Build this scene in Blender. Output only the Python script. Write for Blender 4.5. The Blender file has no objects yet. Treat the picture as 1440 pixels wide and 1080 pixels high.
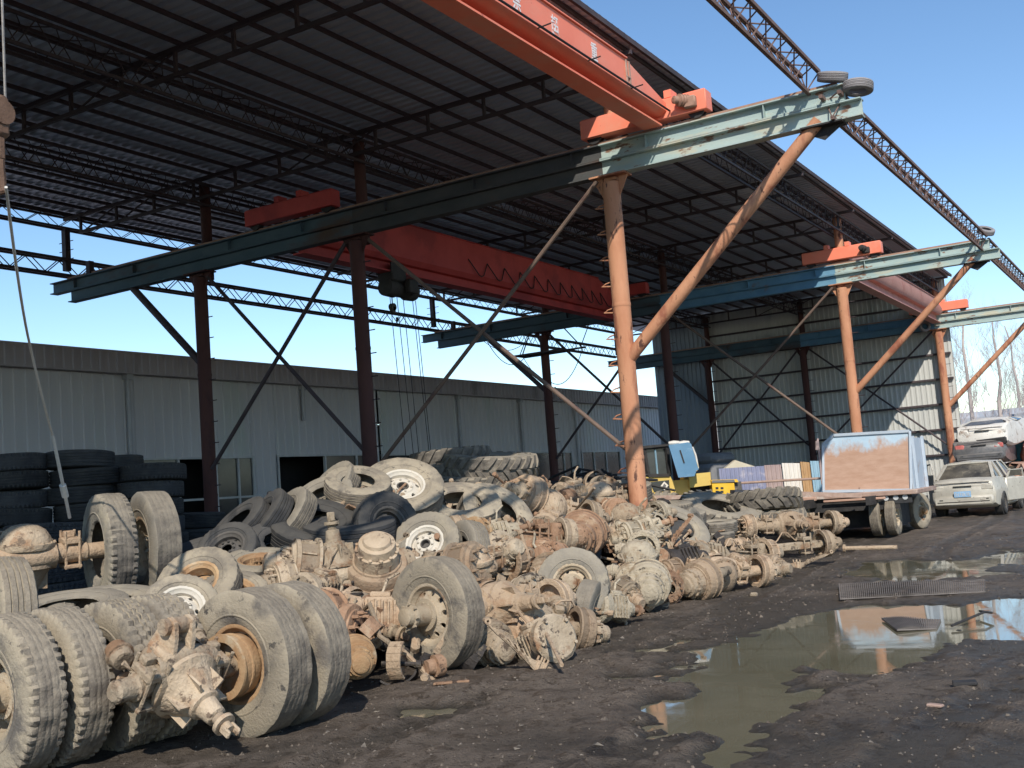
import bpy, math, random
import numpy as np
from mathutils import Vector, Matrix, noise as mnoise
random.seed(7)
R = math.radians
scene = bpy.context.scene
col = scene.collection

# ------------------------------------------------------------------ camera
F_PX, YAW, PITCH, ROLL, EYE = 1546.25, .5379, .0974, -.0764, 1.55
def cam_axes():
    f = Vector((-math.sin(YAW)*math.cos(PITCH), math.cos(YAW)*math.cos(PITCH), math.sin(PITCH)))
    r = Vector((math.cos(YAW), math.sin(YAW), 0)); u = r.cross(f)
    c, s = math.cos(ROLL), math.sin(ROLL)
    return c*r+s*u, -s*r+c*u, f
CR, CU, CF = cam_axes()
CP = Vector((0, 0, EYE))
cam = bpy.data.cameras.new('camera'); cam.sensor_width = 36; cam.lens = 36*F_PX/1440
cam.clip_start = .05; cam.clip_end = 6000
co = bpy.data.objects.new('camera', cam); col.objects.link(co)
co.matrix_world = Matrix(((CR.x, CU.x, -CF.x, 0), (CR.y, CU.y, -CF.y, 0), (CR.z, CU.z, -CF.z, EYE), (0, 0, 0, 1)))
scene.camera = co

# where things stand was surveyed from the photograph: a ray through a picture point met with the ground or the heap
def ray(x, y): return CF + CR*((x-720)/F_PX) - CU*((y-540)/F_PX)
def on_z(x, y, z=0.):
    v = ray(x, y); return CP + v*((z-EYE)/v.z)
def on_y(x, y, Y):
    v = ray(x, y); return CP + v*(Y/v.y)
def at_depth(x, y, d): return CP + ray(x, y)*d
HF = Vector((-math.sin(YAW), math.cos(YAW), 0)); HR = Vector((math.cos(YAW), math.sin(YAW), 0))

def sm(a, b, x):
    t = min(1., max(0., (x-a)/(b-a))); return t*t*(3-2*t)
def heap(X, Y):
    s = .27+.23*sm(7.5, 11, Y)
    h = max(0., s*(-5.35-X)); h = min(h, 1.2+.65*sm(8, 11, Y)-.75*sm(15.0, 18.5, Y))
    return h*(1-sm(19.5, 22., Y))
def on_heap(x, y, off=0.):
    v = ray(x, y); d = 4.
    while d < 40:
        p = CP+v*d
        if p.z-off <= heap(p.x, p.y): return p
        d += .02
    return CP+v*20
def nrm(a, t):
    a, t = R(a), R(t)
    h = -HF*math.cos(a) + HR*math.sin(a)
    return h*math.cos(t) + Vector((0, 0, math.sin(t)))
def frame(n, spin=0., up=None):
    x = Vector(n).normalized(); z = Vector(up) if up is not None else Vector((0, 0, 1))
    if abs(x.dot(z)) > .98: z = HF.copy()
    y = z.cross(x).normalized(); z = x.cross(y)
    m = Matrix(((x.x, y.x, z.x), (x.y, y.y, z.y), (x.z, y.z, z.z))).to_4x4()
    return m @ Matrix.Rotation(spin, 4, 'X')

# ------------------------------------------------------------------ materials
def _n(nt, t, **k):
    n = nt.nodes.new(t)
    for a, v in k.items(): setattr(n, a, v)
    return n
def mat(name, c1, c2, scale=6., rough=.8, metal=0., bump=.25, bscale=45., c3=None, thr=.55, s3=2.5, rnd=.0, dust=None, dustamt=.7,
        stretch=(1, 1, 1), rough2=None, c4=None, thr4=.62, s4=14., spec=.4, huernd=None, tread=None, cav=None):
    m = bpy.data.materials.new(name); m.use_nodes = True; nt = m.node_tree; L = nt.links
    bs = nt.nodes['Principled BSDF']; bs.inputs['Metallic'].default_value = metal
    bs.inputs['Specular IOR Level'].default_value = spec
    tc = _n(nt, 'ShaderNodeTexCoord'); oi = _n(nt, 'ShaderNodeObjectInfo')
    mu = _n(nt, 'ShaderNodeVectorMath', operation='MULTIPLY'); mu.inputs[1].default_value = stretch
    sc = _n(nt, 'ShaderNodeMath', operation='MULTIPLY'); sc.inputs[1].default_value = 37.
    ad = _n(nt, 'ShaderNodeVectorMath', operation='ADD')
    L.new(tc.outputs['Object'], mu.inputs[0]); L.new(oi.outputs['Random'], sc.inputs[0])
    L.new(mu.outputs[0], ad.inputs[0]); L.new(sc.outputs[0], ad.inputs[1])
    def nz(s, det=5., rgh=.6):
        n = _n(nt, 'ShaderNodeTexNoise'); n.inputs['Scale'].default_value = s; n.inputs['Detail'].default_value = det
        n.inputs['Roughness'].default_value = rgh; L.new(ad.outputs[0], n.inputs['Vector']); return n.outputs['Fac']
    def ramp(src, a, b, ca=None, cb=None):
        r = _n(nt, 'ShaderNodeValToRGB'); r.color_ramp.elements[0].position = a; r.color_ramp.elements[1].position = b
        if ca is not None:
            r.color_ramp.elements[0].color = (*ca, 1); r.color_ramp.elements[1].color = (*cb, 1)
        L.new(src, r.inputs[0]); return r.outputs[0]
    def mix(f, a, b):
        x = _n(nt, 'ShaderNodeMix', data_type='RGBA')
        L.new(f, x.inputs[0])
        for i, v in ((6, a), (7, b)):
            if isinstance(v, tuple): x.inputs[i].default_value = (*v, 1)
            else: L.new(v, x.inputs[i])
        return x.outputs[2]
    c = ramp(nz(scale), .3, .7, c1, c2)
    if c3 is not None: c = mix(ramp(nz(s3, 6., .65), thr, thr+.12), c, c3)
    if c4 is not None: c = mix(ramp(nz(s4, 4., .7), thr4, thr4+.06), c, c4)
    if huernd is not None:
        wn = _n(nt, 'ShaderNodeTexWhiteNoise', noise_dimensions='1D'); L.new(oi.outputs['Random'], wn.inputs['W'])
        mm = _n(nt, 'ShaderNodeMath', operation='MULTIPLY'); mm.inputs[1].default_value = huernd[1]; L.new(wn.outputs['Value'], mm.inputs[0])
        c = mix(mm.outputs[0], c, huernd[0])
    if tread is not None:      # the running surface of a tyre is darker than its clay coloured walls
        sn = _n(nt, 'ShaderNodeSeparateXYZ'); L.new(tc.outputs['Normal'], sn.inputs[0])
        ab = _n(nt, 'ShaderNodeMath', operation='ABSOLUTE'); L.new(sn.outputs[0], ab.inputs[0])
        jt = _n(nt, 'ShaderNodeMath', operation='MULTIPLY_ADD'); jt.inputs[1].default_value = .5; L.new(nz(5., 5., .7), jt.inputs[0]); L.new(ab.outputs[0], jt.inputs[2])
        c = mix(ramp(jt.outputs[0], .62, 1.0), ramp(nz(9., 6., .75), .35, .68, tread[0], tread[1]), c)
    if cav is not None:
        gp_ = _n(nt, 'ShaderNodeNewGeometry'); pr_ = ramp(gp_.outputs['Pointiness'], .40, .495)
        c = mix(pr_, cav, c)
    if rnd:
        mr = _n(nt, 'ShaderNodeMapRange'); mr.inputs[3].default_value = 1-rnd; mr.inputs[4].default_value = 1+rnd
        L.new(oi.outputs['Random'], mr.inputs[0])
        hv = _n(nt, 'ShaderNodeHueSaturation'); L.new(mr.outputs[0], hv.inputs['Value']); L.new(c, hv.inputs['Color']); c = hv.outputs[0]
    if dust is not None:
        ge = _n(nt, 'ShaderNodeNewGeometry'); sx = _n(nt, 'ShaderNodeSeparateXYZ'); L.new(ge.outputs['Normal'], sx.inputs[0])
        ma = _n(nt, 'ShaderNodeMath', operation='MULTIPLY_ADD'); ma.inputs[1].default_value = .35; ma.inputs[2].default_value = -.05
        L.new(sx.outputs[2], ma.inputs[0])
        m2 = _n(nt, 'ShaderNodeMath', operation='ADD'); L.new(ma.outputs[0], m2.inputs[0]); L.new(nz(3.5, 6., .7), m2.inputs[1])
        f = ramp(m2.outputs[0], .42, .72)
        m3 = _n(nt, 'ShaderNodeMath', operation='MULTIPLY'); m3.inputs[1].default_value = dustamt; L.new(f, m3.inputs[0])
        c = mix(m3.outputs[0], c, dust)
    L.new(c, bs.inputs['Base Color'])
    if rough2 is None: bs.inputs['Roughness'].default_value = rough
    else:
        mr = _n(nt, 'ShaderNodeMapRange'); mr.inputs[1].default_value = .3; mr.inputs[2].default_value = .7
        mr.inputs[3].default_value = rough; mr.inputs[4].default_value = rough2
        L.new(nz(scale*.7), mr.inputs[0]); L.new(mr.outputs[0], bs.inputs['Roughness'])
    if bump:
        b = _n(nt, 'ShaderNodeBump'); b.inputs['Strength'].default_value = bump; b.inputs['Distance'].default_value = .02
        L.new(nz(bscale, 4.), b.inputs['Height']); L.new(b.outputs[0], bs.inputs['Normal'])
    return m
MUD = (.40, .325, .235)
M = {}
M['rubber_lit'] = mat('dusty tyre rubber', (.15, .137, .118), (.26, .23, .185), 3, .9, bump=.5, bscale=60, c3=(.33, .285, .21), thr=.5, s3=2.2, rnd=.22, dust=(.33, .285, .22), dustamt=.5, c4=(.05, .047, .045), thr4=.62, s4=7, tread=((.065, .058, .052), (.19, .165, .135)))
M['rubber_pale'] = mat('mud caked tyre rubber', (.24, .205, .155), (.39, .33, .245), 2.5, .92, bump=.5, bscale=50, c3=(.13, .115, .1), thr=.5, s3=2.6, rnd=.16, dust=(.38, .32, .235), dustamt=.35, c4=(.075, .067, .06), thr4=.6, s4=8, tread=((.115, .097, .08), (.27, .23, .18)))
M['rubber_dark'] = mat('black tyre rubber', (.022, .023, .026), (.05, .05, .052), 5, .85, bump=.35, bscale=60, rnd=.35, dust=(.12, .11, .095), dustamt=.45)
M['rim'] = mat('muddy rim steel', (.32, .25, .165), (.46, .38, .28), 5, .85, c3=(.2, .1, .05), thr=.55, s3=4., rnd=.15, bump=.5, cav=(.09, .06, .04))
M['rim_rust'] = mat('rusty rim steel', (.27, .15, .075), (.4, .27, .15), 6, .85, c3=(.4, .32, .22), thr=.55, s3=4., rnd=.15, bump=.4)
M['rim_white'] = mat('pale painted rim', (.5, .46, .39), (.6, .55, .47), 5, .7, c3=(.3, .2, .12), thr=.62, s3=5., bump=.25)
M['rim_dark'] = mat('dark rim steel', (.06, .055, .05), (.11, .1, .09), 5, .7, c3=(.1, .06, .04), thr=.6)
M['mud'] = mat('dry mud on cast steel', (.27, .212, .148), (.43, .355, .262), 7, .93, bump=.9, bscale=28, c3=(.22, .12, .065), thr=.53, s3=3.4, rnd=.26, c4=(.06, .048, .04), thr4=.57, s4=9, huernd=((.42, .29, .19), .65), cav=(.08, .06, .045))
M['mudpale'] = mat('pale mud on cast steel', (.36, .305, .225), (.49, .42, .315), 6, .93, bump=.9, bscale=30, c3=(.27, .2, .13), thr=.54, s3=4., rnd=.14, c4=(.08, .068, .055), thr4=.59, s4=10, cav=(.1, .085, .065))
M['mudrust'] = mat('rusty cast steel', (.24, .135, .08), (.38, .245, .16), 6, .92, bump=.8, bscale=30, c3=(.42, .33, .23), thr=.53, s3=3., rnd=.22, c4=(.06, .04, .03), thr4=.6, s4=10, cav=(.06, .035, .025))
M['oily'] = mat('oily black steel', (.018, .016, .016), (.06, .05, .045), 7, .6, bump=.6, c3=(.2, .16, .11), thr=.58, rough2=.9)
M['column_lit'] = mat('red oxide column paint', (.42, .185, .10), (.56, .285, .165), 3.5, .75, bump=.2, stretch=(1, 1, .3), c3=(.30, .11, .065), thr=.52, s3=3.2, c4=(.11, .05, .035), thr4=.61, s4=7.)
M['column_shaded'] = mat('shade darkened red oxide paint', (.06, .024, .021), (.09, .036, .03), 3, .8, bump=.15, stretch=(1, 1, .35), c3=(.05, .022, .022), thr=.56)  # the column paint again, darkened to carry the roof shade in its colour
M['brace'] = mat('faded brace paint', (.12, .085, .068), (.18, .125, .098), 5, .8, bump=.15, c3=(.09, .05, .045), thr=.56)
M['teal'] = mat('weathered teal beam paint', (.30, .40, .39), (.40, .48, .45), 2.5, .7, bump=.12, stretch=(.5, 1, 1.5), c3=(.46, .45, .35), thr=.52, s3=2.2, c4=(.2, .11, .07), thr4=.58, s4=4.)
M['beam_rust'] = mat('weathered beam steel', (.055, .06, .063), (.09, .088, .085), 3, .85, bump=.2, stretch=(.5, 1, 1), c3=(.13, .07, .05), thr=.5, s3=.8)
M['beam_teal_shaded'] = mat('shade darkened teal beam paint', (.06, .105, .13), (.1, .15, .175), 3, .8, bump=.15, stretch=(.4, 1, 1), c3=(.1, .065, .05), thr=.54, s3=.8)  # teal beam paint darkened for the stretches that lie in roof shade
M['blue_beam'] = mat('blue beam paint', (.1, .23, .34), (.15, .3, .41), 3, .7, bump=.12, c3=(.2, .13, .1), thr=.62)
M['rail'] = mat('rusty crane rail', (.3, .17, .12), (.4, .25, .18), 5, .8, bump=.2)
M['truss'] = mat('dark truss steel', (.045, .035, .04), (.075, .055, .058), 4, .7, bump=.1)
M['truss_lit'] = mat('rusty lattice steel', (.12, .075, .065), (.2, .13, .11), 5, .8, bump=.1)
M['crane'] = mat('orange red crane paint', (.84, .215, .125), (.90, .26, .16), 1.5, .5, bump=.05, c3=(.8, .29, .19), thr=.5, s3=.9, c4=(.5, .12, .07), thr4=.7, s4=5.)
M['crane_old'] = mat('dull red crane paint', (.44, .05, .045), (.54, .075, .065), 1.5, .6, bump=.08, c3=(.33, .04, .04), thr=.52, s3=.7)
M['crane_pink'] = mat('faded pink crane paint', (.47, .23, .19), (.56, .29, .24), 1.5, .7, bump=.08, c3=(.45, .18, .15), thr=.56, s3=1.)
M['roof'] = mat('galvanised roof sheet', (.46, .50, .57), (.62, .66, .74), .6, .35, .45, bump=.1, bscale=8, stretch=(.6, .3, 1), rough2=.55, c3=(.74, .76, .8), thr=.56, s3=.5)
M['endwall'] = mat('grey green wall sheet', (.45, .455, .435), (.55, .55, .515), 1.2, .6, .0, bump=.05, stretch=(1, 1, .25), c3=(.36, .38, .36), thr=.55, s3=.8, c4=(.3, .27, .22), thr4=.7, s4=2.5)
M['endwall_skylit'] = mat('skylight tinted wall sheet', (.24, .28, .32), (.31, .35, .39), 1.2, .6, bump=.05, stretch=(1, 1, .25))  # end wall sheet with bluish light from the open side put into its colour
M['hallwall'] = mat('pale grey hall cladding', (.52, .52, .545), (.6, .6, .62), .8, .7, rnd=.1, bump=.06, stretch=(1, 1, .2), c3=(.5, .55, .52), thr=.53, s3=.35, c4=(.3, .28, .27), thr4=.7, s4=2.)
M['halltrim'] = mat('dull mauve fascia', (.33, .3, .3), (.42, .385, .385), 1., .7, bump=.05, stretch=(1, 1, .2), c3=(.24, .22, .22), thr=.55, s3=1.)
M['gutter'] = mat('grey pipe', (.34, .35, .37), (.42, .43, .45), 2, .6)
M['frame'] = mat('white window frame', (.42, .44, .45), (.52, .53, .54), 3, .6)
M['glass'] = mat('dark dirty glass', (.02, .024, .028), (.045, .05, .055), 2, .15, spec=.5, bump=.0)
M['void'] = mat('dark room interior', (.012, .012, .014), (.022, .02, .02), 2, .95, bump=0)
M['hoist'] = mat('greasy hoist paint', (.03, .03, .03), (.06, .055, .05), 5, .7)
M['rope'] = mat('steel wire rope', (.2, .19, .18), (.3, .28, .26), 20, .6, .3)
M['sling'] = mat('pale sling cable', (.5, .48, .44), (.6, .57, .52), 20, .8)
M['black'] = mat('black cable', (.02, .02, .02), (.035, .03, .03), 8, .7)
M['white_paint'] = mat('white lettering paint', (.75, .68, .66), (.82, .76, .74), 20, .7, bump=0)
M['yellow'] = mat('construction yellow paint', (.56, .39, .09), (.66, .48, .14), 3, .55, bump=.1, c3=(.5, .36, .13), thr=.56, s3=3., c4=(.2, .13, .06), thr4=.7)
M['yellow_deep'] = mat('deep yellow paint', (.7, .4, .02), (.78, .48, .04), 3, .5, bump=.1, c4=(.3, .2, .08), thr4=.7)
M['bluepanel'] = mat('faded blue panel', (.09, .21, .34), (.13, .26, .4), 2, .55, bump=.1, c3=(.25, .38, .5), thr=.58)
M['pale'] = mat('pale fairing', (.55, .52, .48), (.65, .62, .57), 3, .6)
M['rustplate'] = mat('rusted truck plate', (.4, .235, .17), (.51, .33, .25), 4, .85, bump=.2, stretch=(1, 1, 2.5), c3=(.44, .29, .22), thr=.5)
M['rustedge'] = mat('rusty edge steel', (.3, .2, .16), (.42, .3, .24), 6, .85, bump=.25, c3=(.5, .42, .36), thr=.55)
M['chassis'] = mat('black chassis', (.02, .02, .022), (.05, .045, .042), 5, .8, bump=.3)
M['bluegrey'] = mat('blue grey side plate', (.38, .45, .52), (.47, .52, .58), 3, .6, c3=(.35, .25, .2), thr=.62)
M['silver'] = mat('dusty silver car paint', (.43, .4, .34), (.58, .54, .46), 3.5, .42, .2, bump=.06, c3=(.56, .53, .46), thr=.55, s3=2., c4=(.2, .17, .14), thr4=.62, s4=5.)
M['whitecar'] = mat('dirty white car paint', (.58, .55, .5), (.68, .65, .6), 3, .5, bump=.15, c3=(.3, .22, .17), thr=.54, c4=(.06, .05, .045), thr4=.62, s4=6.)
M['darkcar'] = mat('dark grey car paint', (.07, .07, .075), (.13, .125, .125), 3, .35, bump=.06, dust=(.3, .27, .24), dustamt=.4)
M['lamp_red'] = mat('red tail lamp', (.42, .1, .09), (.52, .16, .14), 6, .3)
M['lamp_clear'] = mat('clear lamp', (.6, .58, .55), (.7, .68, .64), 6, .25)
M['plate_blue'] = mat('light blue plate', (.25, .42, .62), (.3, .48, .68), 6, .5)
M['barrel'] = mat('blue plastic', (.06, .3, .45), (.09, .36, .5), 4, .5)
M['p_violet'] = mat('violet blue sheet', (.17, .19, .3), (.25, .26, .37), 2, .7, c3=(.4, .38, .44), thr=.54)
M['p_mauve'] = mat('mauve grey sheet', (.31, .23, .22), (.39, .3, .28), 3, .7)
M['p_white'] = mat('dirty white sheet', (.62, .58, .52), (.7, .66, .6), 3, .6, c3=(.5, .42, .34), thr=.6)
M['p_orange'] = mat('ochre sheet', (.38, .22, .1), (.47, .3, .15), 3, .7, c3=(.25, .14, .08), thr=.56)
M['p_blue'] = mat('pale blue sheet', (.2, .35, .46), (.29, .43, .52), 3, .6, c3=(.4, .42, .42), thr=.6)
M['cream'] = mat('cream board', (.55, .49, .37), (.63, .57, .44), 3, .7)
M['greybox'] = mat('grey tarp', (.12, .12, .125), (.18, .18, .185), 3, .7)
M['farwall'] = mat('pale far wall', (.34, .3, .27), (.43, .39, .35), .6, .8, bump=0)
M['farroof'] = mat('far grey roof', (.36, .38, .42), (.44, .46, .5), .5, .7, bump=0)
M['bark'] = mat('haze paled bark', (.42, .36, .33), (.52, .45, .42), 4, .9, bump=.1)  # bark and twigs are paled to put distance haze into their colour
M['twig'] = mat('haze paled twigs', (.45, .37, .35), (.56, .47, .44), 4, .9, bump=0)
M['mesh'] = mat('muddy steel grating', (.13, .115, .105), (.21, .185, .17), 8, .8, bump=.3, c3=(.07, .06, .055), thr=.55)
M['hookrust'] = mat('greasy rusty hook', (.1, .055, .035), (.17, .1, .065), 9, .7, bump=.4, c3=(.04, .03, .025), thr=.55)
M['debris'] = mat('scrap flakes', (.09, .08, .07), (.25, .21, .17), 9, .9, rnd=.2)
M['bumper'] = mat('sun greyed tyre', (.2, .19, .19), (.3, .28, .28), 4, .9, bump=.3)

# ------------------------------------------------------------------ mesh builder
class MB:
    def __init__(s): s.v = []; s.f = []; s.mi = []; s.cm = 0
    def add(s, vs, fs, mtx=None):
        o = len(s.v)
        for p in vs:
            p = Vector(p)
            if mtx is not None: p = mtx @ p
            s.v.append((p.x, p.y, p.z))
        for f in fs:
            s.f.append(tuple(i+o for i in f)); s.mi.append(s.cm)
        return s
    def box(s, c, d, mtx=None, taper=1.):
        x, y, z = d[0]/2, d[1]/2, d[2]/2; c = Vector(c); t = taper
        vs = [c+Vector(p) for p in ((-x, -y, -z), (x, -y, -z), (x, y, -z), (-x, y, -z), (-x*t, -y*t, z), (x*t, -y*t, z), (x*t, y*t, z), (-x*t, y*t, z))]
        return s.add(vs, [(3, 2, 1, 0), (4, 5, 6, 7), (0, 1, 5, 4), (1, 2, 6, 5), (2, 3, 7, 6), (3, 0, 4, 7)], mtx)
    def cbox(s, c, d, b=.01, mtx=None):          # box with chamfered edges
        hx, hy, hz = d[0]/2, d[1]/2, d[2]/2; b = min(b, hx*.9, hy*.9, hz*.9); c = Vector(c)
        vs = []; idx = {}
        for sx in (-1, 1):
            for sy in (-1, 1):
                for sz in (-1, 1):
                    for k, p in enumerate(((sx*hx, sy*(hy-b), sz*(hz-b)), (sx*(hx-b), sy*hy, sz*(hz-b)), (sx*(hx-b), sy*(hy-b), sz*hz))):
                        idx[(sx, sy, sz, k)] = len(vs); vs.append(c+Vector(p))
        fs = []
        S = (-1, 1)
        for a in S:
            fs.append([idx[(a, p, q, 0)] for p, q in ((-1, -1), (1, -1), (1, 1), (-1, 1))][::a])
            fs.append([idx[(p, a, q, 1)] for p, q in ((-1, -1), (1, -1), (1, 1), (-1, 1))][::-a])
            fs.append([idx[(p, q, a, 2)] for p, q in ((-1, -1), (1, -1), (1, 1), (-1, 1))][::a])
        for a in S:
            for b2 in S:
                fs.append([idx[(a, b2, -1, 0)], idx[(a, b2, 1, 0)], idx[(a, b2, 1, 1)], idx[(a, b2, -1, 1)]][::-a*b2])
                fs.append([idx[(a, -1, b2, 0)], idx[(a, 1, b2, 0)], idx[(a, 1, b2, 2)], idx[(a, -1, b2, 2)]][::a*b2])
                fs.append([idx[(-1, a, b2, 1)], idx[(1, a, b2, 1)], idx[(1, a, b2, 2)], idx[(-1, a, b2, 2)]][::-a*b2])
                for c2 in S: fs.append([idx[(a, b2, c2, 0)], idx[(a, b2, c2, 1)], idx[(a, b2, c2, 2)]][::a*b2*c2])
        return s.add(vs, fs, mtx)
    def bar(s, p, q, w, h=None, up=(0, 0, 1)):
        p, q = Vector(p), Vector(q); d = q-p; h = h or w
        m = Matrix.Translation((p+q)/2) @ frame(d, 0, up)
        return s.box((0, 0, 0), (d.length, w, h), m)
    def lathe(s, prof, n=24, mtx=None, closed=False, cap=(False, False), fn=None):
        vs = []; k = len(prof); fs = []
        for i in range(n):
            a = 2*math.pi*i/n; ca, sa = math.cos(a), math.sin(a)
            for j, (x, r) in enumerate(prof):
                if fn: x, r = fn(i, j, x, r)
                vs.append((x, r*ca, r*sa))
        for i in range(n):
            i2 = (i+1) % n
            for j in range(k if closed else k-1):
                j2 = (j+1) % k
                fs.append((i*k+j, i2*k+j, i2*k+j2, i*k+j2))
        if cap[0]: fs.append(tuple(i*k for i in range(n)))
        if cap[1]: fs.append(tuple(i*k+k-1 for i in range(n))[::-1])
        return s.add(vs, fs, mtx)
    def rod(s, p, q, r, n=8, r2=None):
        p, q = Vector(p), Vector(q); d = q-p
        return s.lathe([(0, r), (d.length, r if r2 is None else r2)], n, Matrix.Translation(p) @ frame(d), cap=(True, True))
    def tube(s, pts, r, n=6, rs=None):
        pts = [Vector(p) for p in pts]; vs = []; fs = []; prev = None
        for i, p in enumerate(pts):
            d = (pts[min(i+1, len(pts)-1)]-pts[max(i-1, 0)]).normalized()
            if prev is None:
                u = d.orthogonal().normalized()
            else:
                u = (prev - d*prev.dot(d)).normalized()
            prev = u; w = d.cross(u); rr = rs[i] if rs else r
            for k in range(n):
                a = 2*math.pi*k/n; vs.append(p+(u*math.cos(a)+w*math.sin(a))*rr)
        for i in range(len(pts)-1):
            for k in range(n):
                k2 = (k+1) % n; fs.append((i*n+k, i*n+k2, (i+1)*n+k2, (i+1)*n+k))
        fs.append(tuple(range(n))[::-1]); fs.append(tuple((len(pts)-1)*n+k for k in range(n)))
        return s.add(vs, fs)
    def prism(s, poly, x0, x1, mtx=None):        # poly in (y,z) extruded along x
        n = len(poly); vs = [(x0, *p) for p in poly]+[(x1, *p) for p in poly]
        fs = [tuple(range(n))[::-1], tuple(range(n, 2*n))]+[(i, (i+1) % n, n+(i+1) % n, n+i) for i in range(n)]
        return s.add(vs, fs, mtx)
    def rough(s, amp, sc, i0=0):
        for i in range(i0, len(s.v)):
            p = Vector(s.v[i]); d = mnoise.noise_vector(p*sc)*amp; s.v[i] = tuple(p+d)
        return s
    def mesh(s, name, sharp=38):
        me = bpy.data.meshes.new(name); me.from_pydata(s.v, [], s.f)
        if max(s.mi, default=0): me.polygons.foreach_set('material_index', s.mi)
        me.polygons.foreach_set('use_smooth', [True]*len(me.polygons)); me.update()
        me.set_sharp_from_angle(angle=R(sharp)); return me
def obj(name, mesh, m, parent=None, mtx=None, label=None, cat=None, group=None, kind=None):
    if isinstance(mesh, MB): mesh = mesh.mesh(name)
    ms = m if isinstance(m, (list, tuple)) else [m]
    if not mesh.materials:
        for x in ms: mesh.materials.append(x)
    o = bpy.data.objects.new(name, mesh); col.objects.link(o)
    for i, x in enumerate(ms):
        if mesh.materials[i] != x:
            o.material_slots[i].link = 'OBJECT'; o.material_slots[i].material = x
    if parent is not None: o.parent = parent
    if mtx is not None: o.matrix_local = mtx
    return tag(o, label, cat, group, kind)
def tag(o, label=None, cat=None, group=None, kind=None):
    if label: o['label'] = label
    if cat: o['category'] = cat
    if group: o['group'] = group
    if kind: o['kind'] = kind
    return o
def thing(name, label, cat, mtx=None, group=None):
    o = bpy.data.objects.new(name, None); col.objects.link(o); o.empty_display_size = .2
    if mtx is not None: o.matrix_world = mtx
    return tag(o, label, cat, group)
T = Matrix.Translation
# ------------------------------------------------------------------ tyre, rim and axle shapes
_cache = {}
def cached(key, fn):
    if key not in _cache: _cache[key] = fn()
    return _cache[key]
def tyre_mesh(Rr, w, r0, style, worn=0):
    def build():
        mb = MB(); n = {'rib': 72, 'lug': 150, 'block': 126, 'tractor': 66, 'smooth': 56}[style]
        h = w/2; H = Rr-r0
        out = [(-.34*w, r0), (-.40*w, r0+.012), (-.44*w, r0+.16*H), (-.49*w, r0+.36*H), (-.5*w, r0+.52*H), (-.485*w, r0+.72*H), (-.45*w, Rr-.1*H), (-.42*w, Rr-.035*H)]
        tr = []
        g = {'rib': .012, 'block': .012, 'lug': .002}.get(style, .0015)
        xs = [-.40, -.27, -.255, -.235, -.22, -.09, -.075, -.055, -.04]
        for i, x in enumerate(xs):
            tr.append((x*w, Rr-(g if i in (2, 3, 6, 7) and style != 'tractor' else 0)-.02*abs(x)*w))
        tread = tr+[(-x, r) for x, r in tr[::-1]]
        o2 = [(-x, r) for x, r in out[::-1]]
        inn = [(.33*w, r0+.003), (.40*w, r0+.2*H), (.44*w, r0+.5*H), (.38*w, Rr-.2*H), (0, Rr-.16*H), (-.38*w, Rr-.2*H), (-.44*w, r0+.5*H), (-.40*w, r0+.2*H), (-.33*w, r0+.003)]
        prof = out+tread+o2+inn; no = len(out); nt = len(tread)
        def fn(i, j, x, r):
            if style == 'lug' and (j in (6, 7, no) or j in (no+nt, no+nt+1, no+nt-1)):
                if i % 3 == 0: r -= .022
            elif style == 'block' and 6 <= j <= no+nt+1:
                if (i+(0 if x < 0 else 1)+(1 if abs(x) < .1*w else 0)) % 3 == 0: r -= .018
            elif style == 'rib' and (j in (no, no-1) or j in (no+nt-1, no+nt)):
                if i % 2 == 0: r -= .007
            if worn: r += .012*mnoise.noise(Vector((i*.35*math.cos(i/n*6.28), x*9, worn*3.1)))
            return x, r
        mb.lathe(prof, n, closed=True, fn=fn)
        if style == 'tractor':
            for k in range(22):
                for sd in (-1, 1):
                    a = 2*math.pi*(k+(.5 if sd > 0 else 0))/22
                    vs = []
                    for (u, da, hw) in ((.03, .0, .045), (.27, .10, .045), (.5, .19, .05)):
                        for dz in (-hw, hw):
                            for rr in (Rr-.03-(.05 if u > .4 else 0), Rr+.045-(.035 if u > .4 else 0)):
                                aa = a+da+dz/Rr; vs.append((sd*u*w, rr*math.cos(aa), rr*math.sin(aa)))
                    fs = []
                    for q in (0, 4):
                        for (p1, p2) in ((0, 1), (1, 3), (3, 2), (2, 0)): fs.append((q+p1, q+p2, q+4+p2, q+4+p1)[::sd])
                    fs += [(0, 2, 3, 1)[::sd], (8, 9, 11, 10)[::sd]]
                    mb.add(vs, fs)
        # moulded rings on the sidewalls
        for sd in (-1, 1):
            mb.lathe([(sd*(.485*w), r0+.30*H), (sd*(.492*w+.004), r0+.33*H), (sd*(.49*w+.003), r0+.36*H), (sd*.48*w, r0+.38*H)], 40)
        return mb.mesh('tyre', 32)
    return cached(('t', Rr, w, r0, style, worn), build)
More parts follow.
